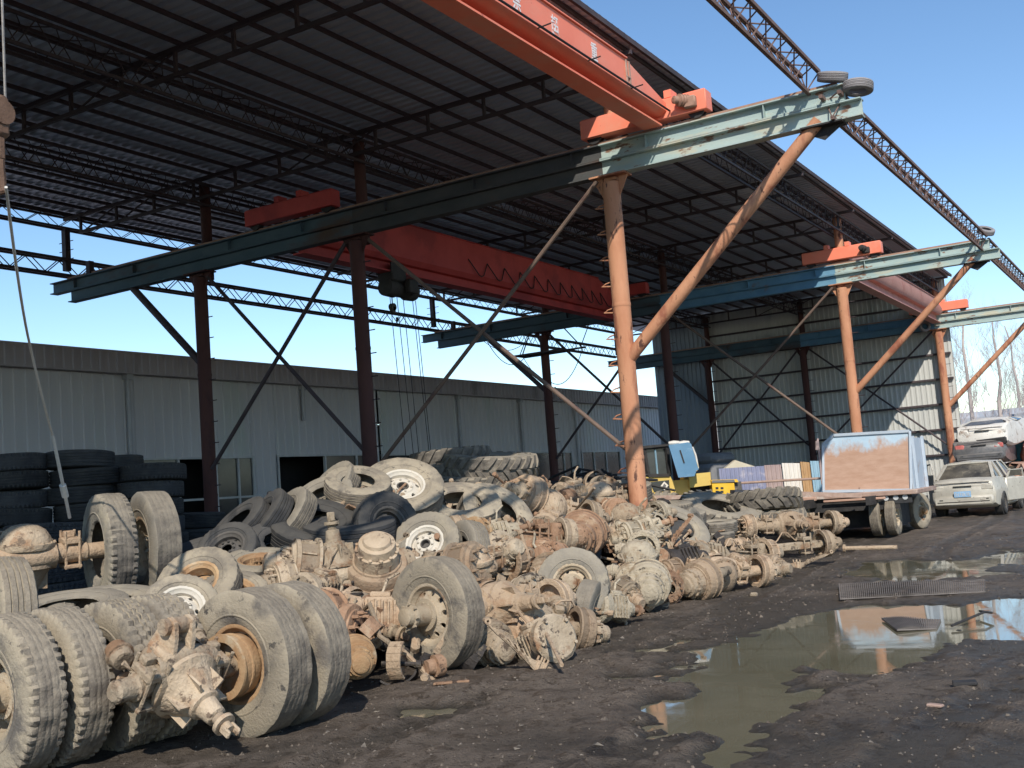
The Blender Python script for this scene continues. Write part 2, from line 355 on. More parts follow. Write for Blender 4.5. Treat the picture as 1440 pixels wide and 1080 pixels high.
def disc_holes(mb, ri, ro, rh, nh, hr, xf, depth=.012, sq=1.):
    for k in range(nh):
        a0, a1 = 2*math.pi*(k-.5)/nh, 2*math.pi*(k+.5)/nh; am = (a0+a1)/2
        b = [(a0+(a1-a0)*t/4, ro) for t in range(5)]+[(a1, (ri+ro)/2)]+[(a1-(a1-a0)*t/4, ri) for t in range(5)]+[(a0, (ri+ro)/2)]
        hs = []
        for (a, r) in b:
            u, v = r*math.sin(a-am), r*math.cos(a-am)-rh; t = math.atan2(v, u)
            hs.append((hr*math.cos(t)*sq, rh+hr*math.sin(t)))
        vs = [(xf(r), r*math.cos(a), r*math.sin(a)) for a, r in b]
        hv = []
        for u, v in hs:
            r = math.hypot(u, v); a = am+math.atan2(u, v); hv.append((r, a))
        vs += [(xf(r), r*math.cos(a), r*math.sin(a)) for r, a in hv]+[(xf(r)-depth*2, r*.995*math.cos(a), r*.995*math.sin(a)) for r, a in hv]
        fs = []
        for i in range(12):
            j = (i+1) % 12; fs += [(i, j, 12+j, 12+i), (12+i, 12+j, 24+j, 24+i)]
        mb.add(vs, fs)
def rim_mesh(r0, w, d, style):
    """d: where the disc sits across the width; style: hole count and hub"""
    def build():
        mb = MB(); nh, hub = style
        mb.lathe([(.40*w, r0+.02), (.415*w, r0+.022), (.42*w, r0+.005), (.40*w, r0-.006), (.33*w, r0-.012), (.25*w, r0-.035), (-.25*w, r0-.035), (-.33*w, r0-.012), (-.40*w, r0-.006), (-.42*w, r0+.005), (-.415*w, r0+.022), (-.40*w, r0+.02)], 48)
        ro = r0-.034; ri = r0*.52; hr = r0*.095 if nh >= 8 else r0*.11
        xf = lambda r: d*w+.10*r0*math.cos((r-ri)/(ro-ri)*3.14)*(.9) 
        disc_holes(mb, ri, ro, (ri+ro)/2+.01, nh, hr, xf)
        x0 = xf(ri)
        mb.lathe([(x0, ri), (x0+.012, ri-.01), (x0+.012, r0*.30), (x0+.0, r0*.29)], 40)
        for k in range(nh):
            a = 2*math.pi*(k+.5)/nh; rr = r0*.42
            mb.lathe([(x0+.01, .014), (x0+.034, .014), (x0+.034, .007), (x0+.045, .006)], 6, T((0, rr*math.cos(a), rr*math.sin(a))), cap=(False, True))
        return mb.mesh('rim')
    return cached(('r', r0, w, d, style), build)
def hub_mesh(r0, L, st=0):
    def build():
        mb = MB(); a = r0
        if st == 0:
            mb.lathe([(0, a*.56), (.012, a*.56), (.014, a*.38), (L*.55, a*.35), (L*.6, a*.34), (L*.6, a*.40), (L*.72, a*.40), (L*.74, a*.34), (L*.96, a*.31), (L, a*.24), (L, .001)], 28)
        else:
            mb.lathe([(0, a*.30), (L*.4, a*.29), (L*.42, a*.22), (L, a*.2), (L, .001)], 24)
        for k in range(8):
            t = 2*math.pi*k/8; mb.lathe([(L*.7, .012), (L*.8, .012), (L*.8, .001)], 6, T((0, a*.43*math.cos(t), a*.43*math.sin(t))))
        return mb.mesh('hub')
    return cached(('h', r0, L, st), build)
SIZES = {  # R, width, rim radius
    'truck': (.515, .275, .258), 'light': (.40, .215, .2), 'tiny': (.215, .14, .12), 'car': (.31, .195, .18), 'small': (.335, .2, .19), 'tractor': (.74, .40, .36), 'loader': (.66, .42, .30)}
def add_tyre(parent, size, style, m, mtx=None, worn=0, label=None, name='tyre'):
    Rr, w, r0 = SIZES[size]
    return obj(name, tyre_mesh(Rr, w, r0, style, worn), M[m], parent, mtx, label)
def wheel_parts(parent, size, style, m, rim, d=.12, nh=10, hub=0., mtx=None, worn=0, hubm=None):
    Rr, w, r0 = SIZES[size]
    add_tyre(parent, size, style, m, mtx, worn)
    r = obj('rim', rim_mesh(r0, w, d, (nh, 0)), M[rim], parent, mtx)
    if hub > 0: obj('hub', hub_mesh(r0, hub), M[hubm or rim], r, T((d*w+.05, 0, 0)))
    elif hub < 0: obj('hub_bore', cached(('hb', r0), lambda: MB().lathe([(0, r0*.29), (.02, r0*.27), (.02, r0*.22), (-.04, r0*.2), (-.04, .001)], 24).mesh('hub_bore')), M['rim_dark'], r, T((d*w+.09*r0-.004, 0, 0)))
    return r
def tyre(label, size, style, m, pos, n=(0, 0, 1), spin=0., worn=0, group=None, name='tyre', squash=None):
    Rr, w, r0 = SIZES[size]; mx = T(pos) @ frame(n, spin)
    if squash: mx = mx @ Matrix.Diagonal((*squash, 1))
    o = obj(name, tyre_mesh(Rr, w, r0, style, worn), M[m]); o.matrix_world = mx
    return tag(o, label, 'tyre', group)
def wheel(label, size, style, m, rim, pos, n, spin=0., group=None, name='tyred_rim', **k):
    t = thing(name, label, 'wheel', T(pos) @ frame(n, spin), group)
    wheel_parts(t, size, style, m, rim, **k); return t

def housing_mesh(L, kind, ax='y'):
    def build():
        mb = MB(); h = L/2
        if kind == 'drive':
            prof = [(-h, .055), (-h+.02, .075), (-h*.72, .075), (-h*.70, .09), (-h*.45, .10), (-h*.3, .13), (-.24, .19), (-.12, .235), (0, .25), (.12, .235), (.24, .19), (h*.3, .13), (h*.45, .10), (h*.70, .09), (h*.72, .075), (h-.02, .075), (h, .055)]
            mb.lathe(prof, 20, fn=lambda i, j, x, r: (x, r*(1+.06*mnoise.noise(Vector((x*7, i*.9, 1))))), cap=(True, True))
            k = 1 if 'y' in ax else 2
            for i, v in enumerate(mb.v):
                f = 1-.42*sm(.34, .2, abs(v[0])); v = list(v); v[k] *= f; mb.v[i] = tuple(v)
            mb.rough(.008, 8)
        elif kind == 'beam':
            for sx in (-1, 1):
                mb.prism([(-.06, -.065), (.06, -.065), (.06, -.045), (.02, -.04), (.02, .04), (.06, .045), (.06, .065), (-.06, .065), (-.06, .045), (-.02, .04), (-.02, -.04), (-.06, -.045)], 0, sx*h*.72, Matrix.Rotation(sx*R(4), 4, 'Y'))
                mb.lathe([(-.13, .07), (-.11, .085), (.11, .085), (.13, .07)], 14, T((sx*h*.78, 0, .03)) @ Matrix.Rotation(R(90), 4, 'Y'), cap=(True, True))
                mb.lathe([(0, .09), (.06, .07), (h*.25, .05)], 14, T((sx*h*.78, 0, .03)) @ Matrix.Rotation(0 if sx > 0 else math.pi, 4, 'Z'), cap=(True, True))
        else:   # trailer: plain square tube
            mb.cbox((0, 0, 0), (L*.86, .13, .13), .02)
            mb.lathe([(-h, .05), (-h*.85, .06), (h*.85, .06), (h, .05)], 16, cap=(True, True))
        for sx in (-1, 1):      # spring seats, brackets and clamps
            mb.cbox((sx*h*.52, 0, .11), (.16, .2, .06), .012); mb.cbox((sx*h*.52, .05, .165), (.10, .07, .06), .01)
            for yy in (-.09, .09):
                for xx in (-.06, .06): mb.rod((sx*h*.52+xx, yy, -.14), (sx*h*.52+xx, yy, .2), .013, 6)
            mb.cbox((sx*h*.52, 0, -.12), (.16, .21, .035), .008)
        return mb.mesh('housing')
    return cached(('ho', L, kind, 'y' if 'y' in ax else 'z'), build)
def drum_mesh(r, w, st):
    def build():
        mb = MB()
        if st == 0:
            p = [(-w*.5, r*.80), (-w*.5, r*1.05), (-w*.42, r*1.06), (-w*.40, r*1.0), (-w*.1, r*1.0), (-w*.09, r*1.035), (-w*.02, r*1.035), (0, r*1.0), (w*.30, r*.985), (w*.36, r*.95), (w*.38, r*.80), (w*.44, r*.78), (w*.45, r*.45), (w*.5, r*.44), (w*.5, r*.3)]
        else:
            p = [(-w*.5, r*.8), (-w*.5, r*1.12), (-w*.40, r*1.12), (-w*.38, r*.97), (w*.2, r*.95), (w*.22, r*1.0), (w*.36, r*1.0), (w*.38, r*.88), (w*.5, r*.8), (w*.5, r*.3)]
        mb.lathe(p, 40); mb.lathe([(-w*.5, r*.8), (-w*.1, r*.8), (-w*.1, r*.001)], 30)
        for k in range(10):
            t = 2*math.pi*k/10
            mb.lathe([(w*.44, .015), (w*.44+.05, .015), (w*.44+.05, .006), (w*.44+.075, .006), (w*.44+.075, .001)], 6, T((0, r*.66*math.cos(t), r*.66*math.sin(t))))
            if st: mb.box((-w*.05, 0, 0), (w*.5, .02, .012), Matrix.Rotation(t, 4, 'X') @ T((0, r*.99, 0)))
        return mb.mesh('brake_drum')
    return cached(('d', r, w, st), build)
def drumhub_mesh(r, L, st):
    def build():
        mb = MB()
        if st == 0:
            mb.lathe([(0, r*.46), (.03, r*.62), (.06, r*.62), (.065, r*.5), (L*.6, r*.46), (L*.62, r*.40), (L*.9, r*.38), (L, r*.3), (L, .001)], 26)
            for k in range(10):
                t = 2*math.pi*k/10; mb.lathe([(.05, .016), (.085, .014), (.085, .001)], 6, T((0, r*.56*math.cos(t), r*.56*math.sin(t))))
        elif st == 1:
            mb.lathe([(0, r*.72), (L*.5, r*.70), (L*.52, r*.62), (L*.8, r*.58), (L*.84, r*.46), (L*.95, r*.42), (L, r*.3), (L, .001)], 30)
            for k in range(12):
                t = 2*math.pi*k/12; mb.lathe([(L*.5, .013), (L*.58, .013), (L*.58, .001)], 6, T((0, r*.66*math.cos(t), r*.66*math.sin(t))))
        else:
            mb.lathe([(0, r*.5), (L*.3, r*.48), (L*.34, r*.3), (L*1.1, r*.27), (L*1.1, r*.2), (L*1.25, r*.17), (L*1.25, .001)], 24)
        return mb.mesh('hub')
    return cached(('dh', r, L, st), build)
def dome_mesh():
    def build():
        mb = MB()
        mb.lathe([(-.02, .275), (0, .285), (.03, .285), (.035, .25), (.08, .235), (.14, .19), (.18, .12), (.195, .05), (.196, .001)], 30)
        for k in range(14):
            t = 2*math.pi*k/14; mb.lathe([(.02, .012), (.045, .012), (.045, .001)], 6, T((0, .268*math.cos(t), .268*math.sin(t))))
        for i, v in enumerate(mb.v): mb.v[i] = (v[0]*1.05+.085, v[1]*.93, v[2]*.93)
        return mb.mesh('differential_cover')
    return cached('dome', build)
def pinion_mesh():
    def build():
        mb = MB()
        mb.lathe([(0, .27), (.03, .27), (.05, .23), (.12, .19), (.20, .13), (.24, .12), (.25, .09), (.36, .075), (.37, .05), (.42, .05), (.42, .085), (.45, .085), (.45, .04), (.5, .035), (.5, .001)], 24)
        for k in range(6):
            t = 2*math.pi*k/6; mb.box((.14, .17, 0), (.16, .09, .016), Matrix.Rotation(t, 4, 'X'))
        for sd in (-1, 1): mb.cbox((.5, sd*.045, 0), (.09, .025, .06), .008)
        for i, v in enumerate(mb.v): mb.v[i] = (v[0]+.07, v[1]*.9, v[2]*.9)
        return mb.mesh('pinion_carrier')
    return cached('pin', build)
def chamber_mesh():
    def build():
        mb = MB()
        mb.lathe([(0, .05), (.005, .07), (.06, .08), (.065, .092), (.085, .092), (.09, .08), (.15, .07), (.16, .04), (.16, .001)], 18, cap=(True, False))
        mb.rod((-.12, 0, 0), (0, 0, 0), .012); mb.cbox((-.14, 0, -.05), (.03, .03, .14), .006)
        return mb.mesh('brake_chamber')
    return cached('ch', build)
def axle(label, mid, d, up=(0, 0, 1), L=1.75, kind='drive', m='mud', m2=None, drums=(0, 0), hubs=(0, 0), r=.215, w=.2, dome='y', scale=1., wheels=None, group=None, name='truck_axle', hoses=True, cham=True, dm=None):
    mx = T(mid) @ frame(d, 0, up)
    if scale != 1: mx = mx @ Matrix.Scale(scale, 4)
    t = thing(name, label, 'axle', mx, group); m2 = m2 or m; h = L/2
    obj('housing', housing_mesh(L, kind, dome or 'z'), M[m], t)
    if kind == 'drive' and dome:
        obj('differential_cover', dome_mesh(), M[m], t, Matrix.Rotation(R({'y': 90, '-y': -90}.get(dome, 0)), 4, 'Z') if dome in ('y', '-y') else Matrix.Rotation(R(-90 if dome == 'z' else 90), 4, 'Y'))
        obj('pinion_carrier', pinion_mesh(), M[m2], t, Matrix.Rotation(R({'y': -90, '-y': 90}.get(dome, 0)), 4, 'Z') if dome in ('y', '-y') else Matrix.Rotation(R(90 if dome == 'z' else -90), 4, 'Y'))
    for i, sx in enumerate((-1, 1)):
        rot = Matrix.Identity(4) if sx > 0 else Matrix.Rotation(math.pi, 4, 'Z')
        dmm = M[dm[i]] if dm else M[m2]
        if drums[i] is not None:
            obj('brake_drum', drum_mesh(r, w, drums[i]), dmm, t, T((sx*(h-.02), 0, 0)) @ rot)
        if hubs[i] is not None:
            obj('hub', drumhub_mesh(r, .2, hubs[i]), M[m] if i else dmm, t, T((sx*(h-.02+w*.42), 0, 0)) @ rot)
        if cham: obj('brake_chamber', chamber_mesh(), M[m], t, T((sx*h*.62, .19, .06)) @ Matrix.Rotation(R(90 if sx > 0 else 80), 4, 'Z'))
    if hoses:
        mb = MB(); rr = random.Random(len(label))
        for k in range(2):
            a = rr.uniform(-.6, .6); pts = [(a*h+q*.06*(1+k), .12+.05*math.sin(q), .14+.1*math.sin(q*1.3+k)) for q in range(-3, 4)]
            mb.tube(pts, .012, 5)
        obj('brake_hose', mb, M['mud'], t)
    if wheels:
        for (x, size, style, tm, rim, dd, nh, hub, face) in wheels:
            wt = bpy.data.objects.new('wheel', None); col.objects.link(wt); wt.parent = t
            wt.matrix_local = T((x, 0, 0)) @ (Matrix.Identity(4) if face > 0 else Matrix.Rotation(math.pi, 4, 'Z')) @ Matrix.Rotation(x*3, 4, 'X')
            Rr, w_, r0 = SIZES[size]
            add_tyre(wt, size, style, tm, worn=2)
            if rim:
                obj('rim', rim_mesh(r0, w_, dd, (nh, 0)), M[rim], wt)
                if hub: obj('hub', hub_mesh(r0, hub), M[rim], wt, T((dd*w_+.05, 0, 0)))
    return t
def drum(label, pos, n, m='mud', st=0, hub=0, r=.215, w=.22, L=.2, spin=0, scale=1., stub=True, group=None, hubm=None):
    mx = T(pos) @ frame(n, spin)
    if scale != 1: mx = mx @ Matrix.Scale(scale, 4)
    t = thing('brake_drum_assembly', label, 'brake drum', mx, group)
    obj('brake_drum', drum_mesh(r, w, st), M[m], t)
    if hub is not None: obj('hub', drumhub_mesh(r, L, hub), M[hubm or m], t, T((w*.42, 0, 0)))
    if stub:
        mb = MB(); mb.lathe([(-.5, .05), (-.3, .07), (-.16, .09), (-.15, .15), (-.1, .15), (-.1, .05)], 18, cap=(True, False)); mb.cbox((-.3, .05, .08), (.14, .16, .08), .012)
        mb.lathe([(0, .06), (.1, .075), (.11, .03)], 14, T((-.3, .1, .1)) @ Matrix.Rotation(R(70), 4, 'Z'), cap=(True, True)); mb.rough(.006, 9)
        obj('axle_stub', mb, M[m], t)
    return t
def gearbox(label, pos, d, m='mud', seed=1, scale=1., up=(0, 0, 1)):
    rr = random.Random(seed); mx = T(pos) @ frame(d, 0, up) @ Matrix.Scale(scale, 4)
    t = thing('gearbox', label, 'gearbox', mx); mb = MB()
    mb.lathe([(-.34, .2), (-.30, .235), (-.18, .22), (-.14, .16), (.12, .15), (.14, .18), (.18, .18), (.2, .13), (.34, .1), (.35, .06)], 16, cap=(True, True))
    mb.cbox((0, 0, .1), (.3, .26, .16), .03); mb.cbox((.02, 0, .2), (.2, .18, .06), .015)
    for k in range(6): mb.box((-.02+.06*(k-2.5), 0, 0), (.018, .34, .3))
    mb.rough(.012, 7)
    for k in range(5): mb.lathe([(0, .018), (.03, .018), (.03, .001)], 6, T((-.34, .19*math.cos(k*1.25), .19*math.sin(k*1.25))) @ Matrix.Rotation(math.pi, 4, 'Z'))
    obj('casing', mb, M[m], t)
    s = MB(); s.lathe([(.34, .045), (.48, .045), (.48, .08), (.52, .08), (.52, .03), (.6, .03)], 14, cap=(False, True))
    obj('output_shaft', s, M['mudrust'], t)
    l = MB(); l.tube([(.05, 0, .22), (.1, .02, .35), (.22, .05, .42)], .015, 6)
    obj('selector_lever', l, M[m], t)
    return t
def leaf_spring(label, pos, d, up=(0, 0, 1), m='mudrust', n=6, L=1.2):
    t = thing('leaf_spring', label, 'spring', T(pos) @ frame(d, 0, up)); mb = MB()
    for k in range(n):
        l = L*(1-.13*k); pts = [(x*l/2, 0, .12*(x*x)-.014*k-.06) for x in np.linspace(-1, 1, 11)]
        for i in range(10):
            p, q = Vector(pts[i]), Vector(pts[i+1]); mb.bar(p, q, .075, .0125)
    obj('leaf_pack', mb, M[m], t)
    c = MB(); c.cbox((0, 0, -.1), (.1, .1, .13), .01)
    for s in (-1, 1): c.rod((s*.03, -.055, -.2), (s*.03, -.055, .0), .01); c.rod((s*.03, .055, -.2), (s*.03, .055, .0), .01)
    obj('centre_clamp', c, M[m], t)
    for s in (-1, 1):
        e = MB(); e.lathe([(-.04, .03), (.04, .03), (.04, .012), (-.04, .012)], 12, T((s*L/2, 0, .075)) @ Matrix.Rotation(R(90), 4, 'Z'), closed=True); obj('spring_eye', e, M[m], t)
    return t
# ------------------------------------------------------------------ ground and water
def seg_dist(P, poly):
    """signed distance of points P (n,2) to polygon, negative inside"""
    n = len(poly); d = np.full(len(P), 1e9); ins = np.zeros(len(P), bool)
    for i in range(n):
        a = np.array(poly[i]); b = np.array(poly[(i+1) % n]); e = b-a; w = P-a
        t = np.clip((w@e)/(e@e), 0, 1); q = w-np.outer(t, e); d = np.minimum(d, np.hypot(q[:, 0], q[:, 1]))
        c = ((a[1] <= P[:, 1]) & (b[1] > P[:, 1])) | ((b[1] <= P[:, 1]) & (a[1] > P[:, 1]))
        with np.errstate(divide='ignore', invalid='ignore'):
            xx = a[0]+(P[:, 1]-a[1])/(b[1]-a[1])*(b[0]-a[0])
        ins ^= c & (P[:, 0] < xx)
    return np.where(ins, -d, d)
def gp(*pts): return [(on_z(x, y).x, on_z(x, y).y) for x, y in pts]
PUD = [gp((1000, 905), (1060, 885), (1120, 868), (1185, 850), (1330, 846), (1352, 862), (1348, 885), (1318, 902), (1300, 925), (1258, 940), (1190, 941), (1128, 938), (1130, 956), (1142, 975), (1105, 1000), (1066, 1022), (1040, 1042), (1008, 1072), (985, 1070), (998, 1038), (960, 1030), (916, 1030), (890, 1008), (890, 990), (930, 972), (968, 960), (965, 930)),
       gp((1170, 806), (1205, 789), (1300, 784), (1420, 788), (1416, 806), (1330, 815), (1230, 815)),
       gp((1290, 872), (1360, 842), (1440, 838), (1520, 838), (1520, 890), (1440, 893), (1350, 893)),
       gp((1375, 790), (1398, 772), (1440, 770), (1500, 770), (1500, 792), (1430, 794)),
       gp((850, 950), (880, 935), (930, 925), (985, 930), (960, 945), (900, 962)),
       gp((905, 905), (950, 893), (990, 898), (960, 912), (920, 914)),
       gp((548, 1003), (600, 992), (628, 996), (590, 1006))]
WATER = -.035
def vnoise(X, Y, s, seed):
    rs = np.random.RandomState(seed); g = rs.rand(64, 64); x = (X*s) % 64; y = (Y*s) % 64
    i = np.floor(x).astype(int); j = np.floor(y).astype(int); u = x-i; v = y-j; u = u*u*(3-2*u); v = v*v*(3-2*v)
    i %= 64; j %= 64; i2 = (i+1) % 64; j2 = (j+1) % 64
    return (g[i, j]*(1-u)+g[i2, j]*u)*(1-v)+(g[i, j2]*(1-u)+g[i2, j2]*u)*v-.5
def ground_z(X, Y):
    z = .05*vnoise(X, Y, .5, 1)+.035*vnoise(X, Y, 1.3, 2)+.022*vnoise(X, Y, 3.3, 3)+.022*vnoise(X, Y, 8., 4)+.016*vnoise(X, Y, 15., 5)
    # wheel ruts with lug prints
    for x0, sl, ph in ((-3.05, -.05, 0.), (-4.75, -.05, 1.), (-1.05, .10, 2.), (.75, .10, .5), (-2.2, .22, 3.)):
        xr_ = X-(x0+sl*(Y-9)+.12*np.sin(Y*.5+ph)); u = np.clip(1-np.abs(xr_)/.2, 0, 1)
        z += (-.028*np.sqrt(u)+.014*u*np.sign(np.sin(Y*34+np.abs(xr_)*26)))*np.clip(.6+1.2*vnoise(X, Y, .6, 21), 0, 1)+.016*np.exp(-((np.abs(xr_)-.24)/.06)**2)
    z = np.maximum(z, -.021)
    P = np.stack([X, Y], 1); near = (X > -9) & (X < 6) & (Y > 2) & (Y < 24)
    if near.any():
        Pn = P[near]; wob = .34*vnoise(Pn[:, 0], Pn[:, 1], 2.2, 7)+.26*vnoise(Pn[:, 0], Pn[:, 1], 5., 8)+.16*vnoise(Pn[:, 0], Pn[:, 1], 12., 9)
        for k, poly in enumerate(PUD):
            d = seg_dist(Pn, poly)+wob*(.8 if k in (0, 2) else 1.6); dep = .085 if k == 0 else .06
            t = np.clip((.16-d)/.48, 0, 1); t = t*t*(3-2*t); z[near] = z[near]*(1-.5*t)-dep*t
    # oily heap the scrap lies on
    s = .27+.23*np.clip((Y-7.5)/3.5, 0, 1)
    h = np.clip(s*(-5.95-X), 0, None); h = np.minimum(h, 1.0+.6*np.clip((Y-8)/3, 0, 1)-.7*np.clip((Y-15)/3.5, 0, 1))
    h *= np.clip((21-Y)/3.5, 0, 1)*np.clip((X+12.6)/2.2, 0, 1)*np.clip((Y-3.5)/2.5, 0, 1)
    h = np.maximum(h-.3, 0)
    return z+h*(1+.25*vnoise(X, Y, 1.1, 11))
def lines(segs):
    out = []
    for a, b, st in segs: out += list(np.arange(a, b, st))
    return np.array(out)
gx = lines([(-3000, -300, 450), (-300, -60, 40), (-60, -20, 5), (-20, -12, .8), (-12, -6.4, .2), (-6.4, -5., .05), (-5., .5, .03), (.5, 2.6, .1), (2.6, 8, .5), (8, 60, 6), (60, 300, 40), (300, 3001, 450)])
gy = lines([(-1500, -100, 350), (-100, -10, 15), (-10, 3.6, .8), (3.6, 5.4, .05), (5.4, 13.2, .033), (13.2, 24, .1), (24, 50, .5), (50, 120, 6), (120, 600, 60), (600, 4001, 425)])
GX, GY = np.meshgrid(gx, gy, indexing='ij'); zz = ground_z(GX.ravel(), GY.ravel())
far = (np.abs(GX.ravel()) > 60) | (GY.ravel() > 120); zz[far] = 0
vs = np.stack([GX.ravel(), GY.ravel(), zz], 1); nxg, nyg = len(gx), len(gy)
I, J = np.meshgrid(np.arange(nxg-1), np.arange(nyg-1), indexing='ij'); a = (I*nyg+J).ravel()
fs = np.stack([a, a+nyg, a+nyg+1, a+1], 1)
me = bpy.data.meshes.new('ground'); me.from_pydata(vs.tolist(), [], fs.tolist()); me.polygons.foreach_set('use_smooth', [True]*len(me.polygons)); me.update()
def ground_mat():
    m = bpy.data.materials.new('black yard mud'); m.use_nodes = True; nt = m.node_tree; L = nt.links; bs = nt.nodes['Principled BSDF']
    ge = _n(nt, 'ShaderNodeNewGeometry'); sx = _n(nt, 'ShaderNodeSeparateXYZ'); L.new(ge.outputs['Position'], sx.inputs[0])
    def nz(s, det=6., rg=.6, dist=0.):
        n = _n(nt, 'ShaderNodeTexNoise'); n.inputs['Scale'].default_value = s; n.inputs['Detail'].default_value = det; n.inputs['Roughness'].default_value = rg
        n.inputs['Distortion'].default_value = dist; L.new(ge.outputs['Position'], n.inputs['Vector']); return n.outputs['Fac']
    def ramp(src, a, b, ca=(0, 0, 0), cb=(1, 1, 1)):
        r = _n(nt, 'ShaderNodeValToRGB'); e = r.color_ramp.elements; e[0].position = a; e[1].position = b; e[0].color = (*ca, 1); e[1].color = (*cb, 1); L.new(src, r.inputs[0]); return r.outputs[0]
    def mix(f, a, b):
        x = _n(nt, 'ShaderNodeMix', data_type='RGBA'); L.new(f, x.inputs[0])
        for i, v in ((6, a), (7, b)):
            if isinstance(v, tuple): x.inputs[i].default_value = (*v, 1)
            else: L.new(v, x.inputs[i])
        return x.outputs[2]
    c = ramp(nz(.7, 8., .7), .3, .7, (.172, .136, .108), (.295, .238, .19))
    c = mix(ramp(nz(5., 6., .75, 1.), .52, .62), c, (.12, .09, .067))
    c = mix(ramp(nz(11., 6., .8, .6), .56, .64), c, (.1, .075, .057))
    c = mix(ramp(nz(2.1, 7., .75, .5), .60, .72), c, (.31, .26, .2))
    c = mix(ramp(nz(24., 3., .8), .66, .72), c, (.25, .22, .185))
    c = mix(ramp(nz(60., 2., .6), .70, .76), c, (.34, .3, .26))
    c = mix(ramp(nz(38., 3., .6), .64, .69), c, (.022, .019, .018))
    mr = _n(nt, 'ShaderNodeMapRange'); mr.inputs[1].default_value = -.045; mr.inputs[2].default_value = .022; mr.inputs[3].default_value = 1; mr.inputs[4].default_value = 0
    L.new(sx.outputs[2], mr.inputs[0])
    c = mix(mr.outputs[0], c, (.045, .042, .034))
    # oil soaked under the scrap
    m2 = _n(nt, 'ShaderNodeMapRange'); m2.inputs[1].default_value = -5.6; m2.inputs[2].default_value = -7.4; L.new(sx.outputs[0], m2.inputs[0])
    c = mix(m2.outputs[0], c, (.02, .018, .017))
    L.new(c, bs.inputs['Base Color'])
    wet = ramp(nz(.55, 6., .65, .4), .50, .62); wx = mix(wet, (0., 0., 0.), ramp(nz(4., 5., .7), .4, .6)); c = mix(wx, c, (.06, .05, .043)); L.new(c, bs.inputs['Base Color']); r1 = mix(wx, ramp(nz(1.4, 5., .7), .35, .65, (.55, .55, .55), (.95, .95, .95)), (.22, .22, .22)); r2 = mix(mr.outputs[0], r1, (.3, .3, .3)); L.new(r2, bs.inputs['Roughness'])
    bs.inputs['Specular IOR Level'].default_value = .16
    b = _n(nt, 'ShaderNodeBump'); b.inputs['Strength'].default_value = 1.; b.inputs['Distance'].default_value = .06
    ad = _n(nt, 'ShaderNodeMath', operation='ADD'); L.new(nz(16., 8., .8), ad.inputs[0]); L.new(nz(50., 4., .7), ad.inputs[1]); L.new(ad.outputs[0], b.inputs['Height'])
    L.new(b.outputs[0], bs.inputs['Normal']); return m
g = obj('ground', me, ground_mat(), kind='structure')
def water_mat():
    m = bpy.data.materials.new('murky puddle water'); m.use_nodes = True; nt = m.node_tree; L = nt.links; bs = nt.nodes['Principled BSDF']
    ge = _n(nt, 'ShaderNodeNewGeometry')
    n = _n(nt, 'ShaderNodeTexNoise'); n.inputs['Scale'].default_value = .9; n.inputs['Detail'].default_value = 5; L.new(ge.outputs['Position'], n.inputs['Vector'])
    r = _n(nt, 'ShaderNodeValToRGB'); e = r.color_ramp.elements; e[0].position = .35; e[1].position = .7; e[0].color = (.14, .127, .083, 1); e[1].color = (.185, .165, .112, 1); L.new(n.outputs['Fac'], r.inputs[0])
    L.new(r.outputs[0], bs.inputs['Base Color']); bs.inputs['IOR'].default_value = 1.45
    n3 = _n(nt, 'ShaderNodeTexNoise'); n3.inputs['Scale'].default_value = 2.6; n3.inputs['Detail'].default_value = 8; n3.inputs['Roughness'].default_value = .7; L.new(ge.outputs['Position'], n3.inputs['Vector'])
    r3 = _n(nt, 'ShaderNodeValToRGB'); q = r3.color_ramp.elements; q[0].position = .5; q[1].position = .72; q[0].color = (.025, .025, .025, 1); q[1].color = (.16, .16, .16, 1); L.new(n3.outputs['Fac'], r3.inputs[0]); L.new(r3.outputs[0], bs.inputs['Roughness'])
    bs.inputs['Specular IOR Level'].default_value = .9
    n2 = _n(nt, 'ShaderNodeTexNoise'); n2.inputs['Scale'].default_value = 3.; L.new(ge.outputs['Position'], n2.inputs['Vector'])
    b = _n(nt, 'ShaderNodeBump'); b.inputs['Strength'].default_value = .012; b.inputs['Distance'].default_value = .02; L.new(n2.outputs['Fac'], b.inputs['Height']); L.new(b.outputs[0], bs.inputs['Normal'])
    return m
WM = water_mat()
mb = MB(); mb.add([(-6.6, 3.4, WATER), (3.6, 3.4, WATER), (3.6, 24, WATER), (-6.6, 24, WATER)], [(0, 1, 2, 3)])
obj('puddle_water', mb, WM, kind='structure')

# ------------------------------------------------------------------ the open shed
Y0, Y1, Y2, Y3 = -.5, 15.6, 29.65, 43.6
XL, XM, XR = -16.42, -12.38, -7.2
ZR = 7.0
shed = thing('open_shed', 'long open sided steel crane shed with corrugated roof on red oxide columns', 'shed', T((XM, 29.6, 0)))
SI = shed.matrix_world.inverted()
def sp(name, mb, m, label=None): return obj(name, mb, M[m] if isinstance(m, str) else [M[x] for x in m], shed, SI, label)
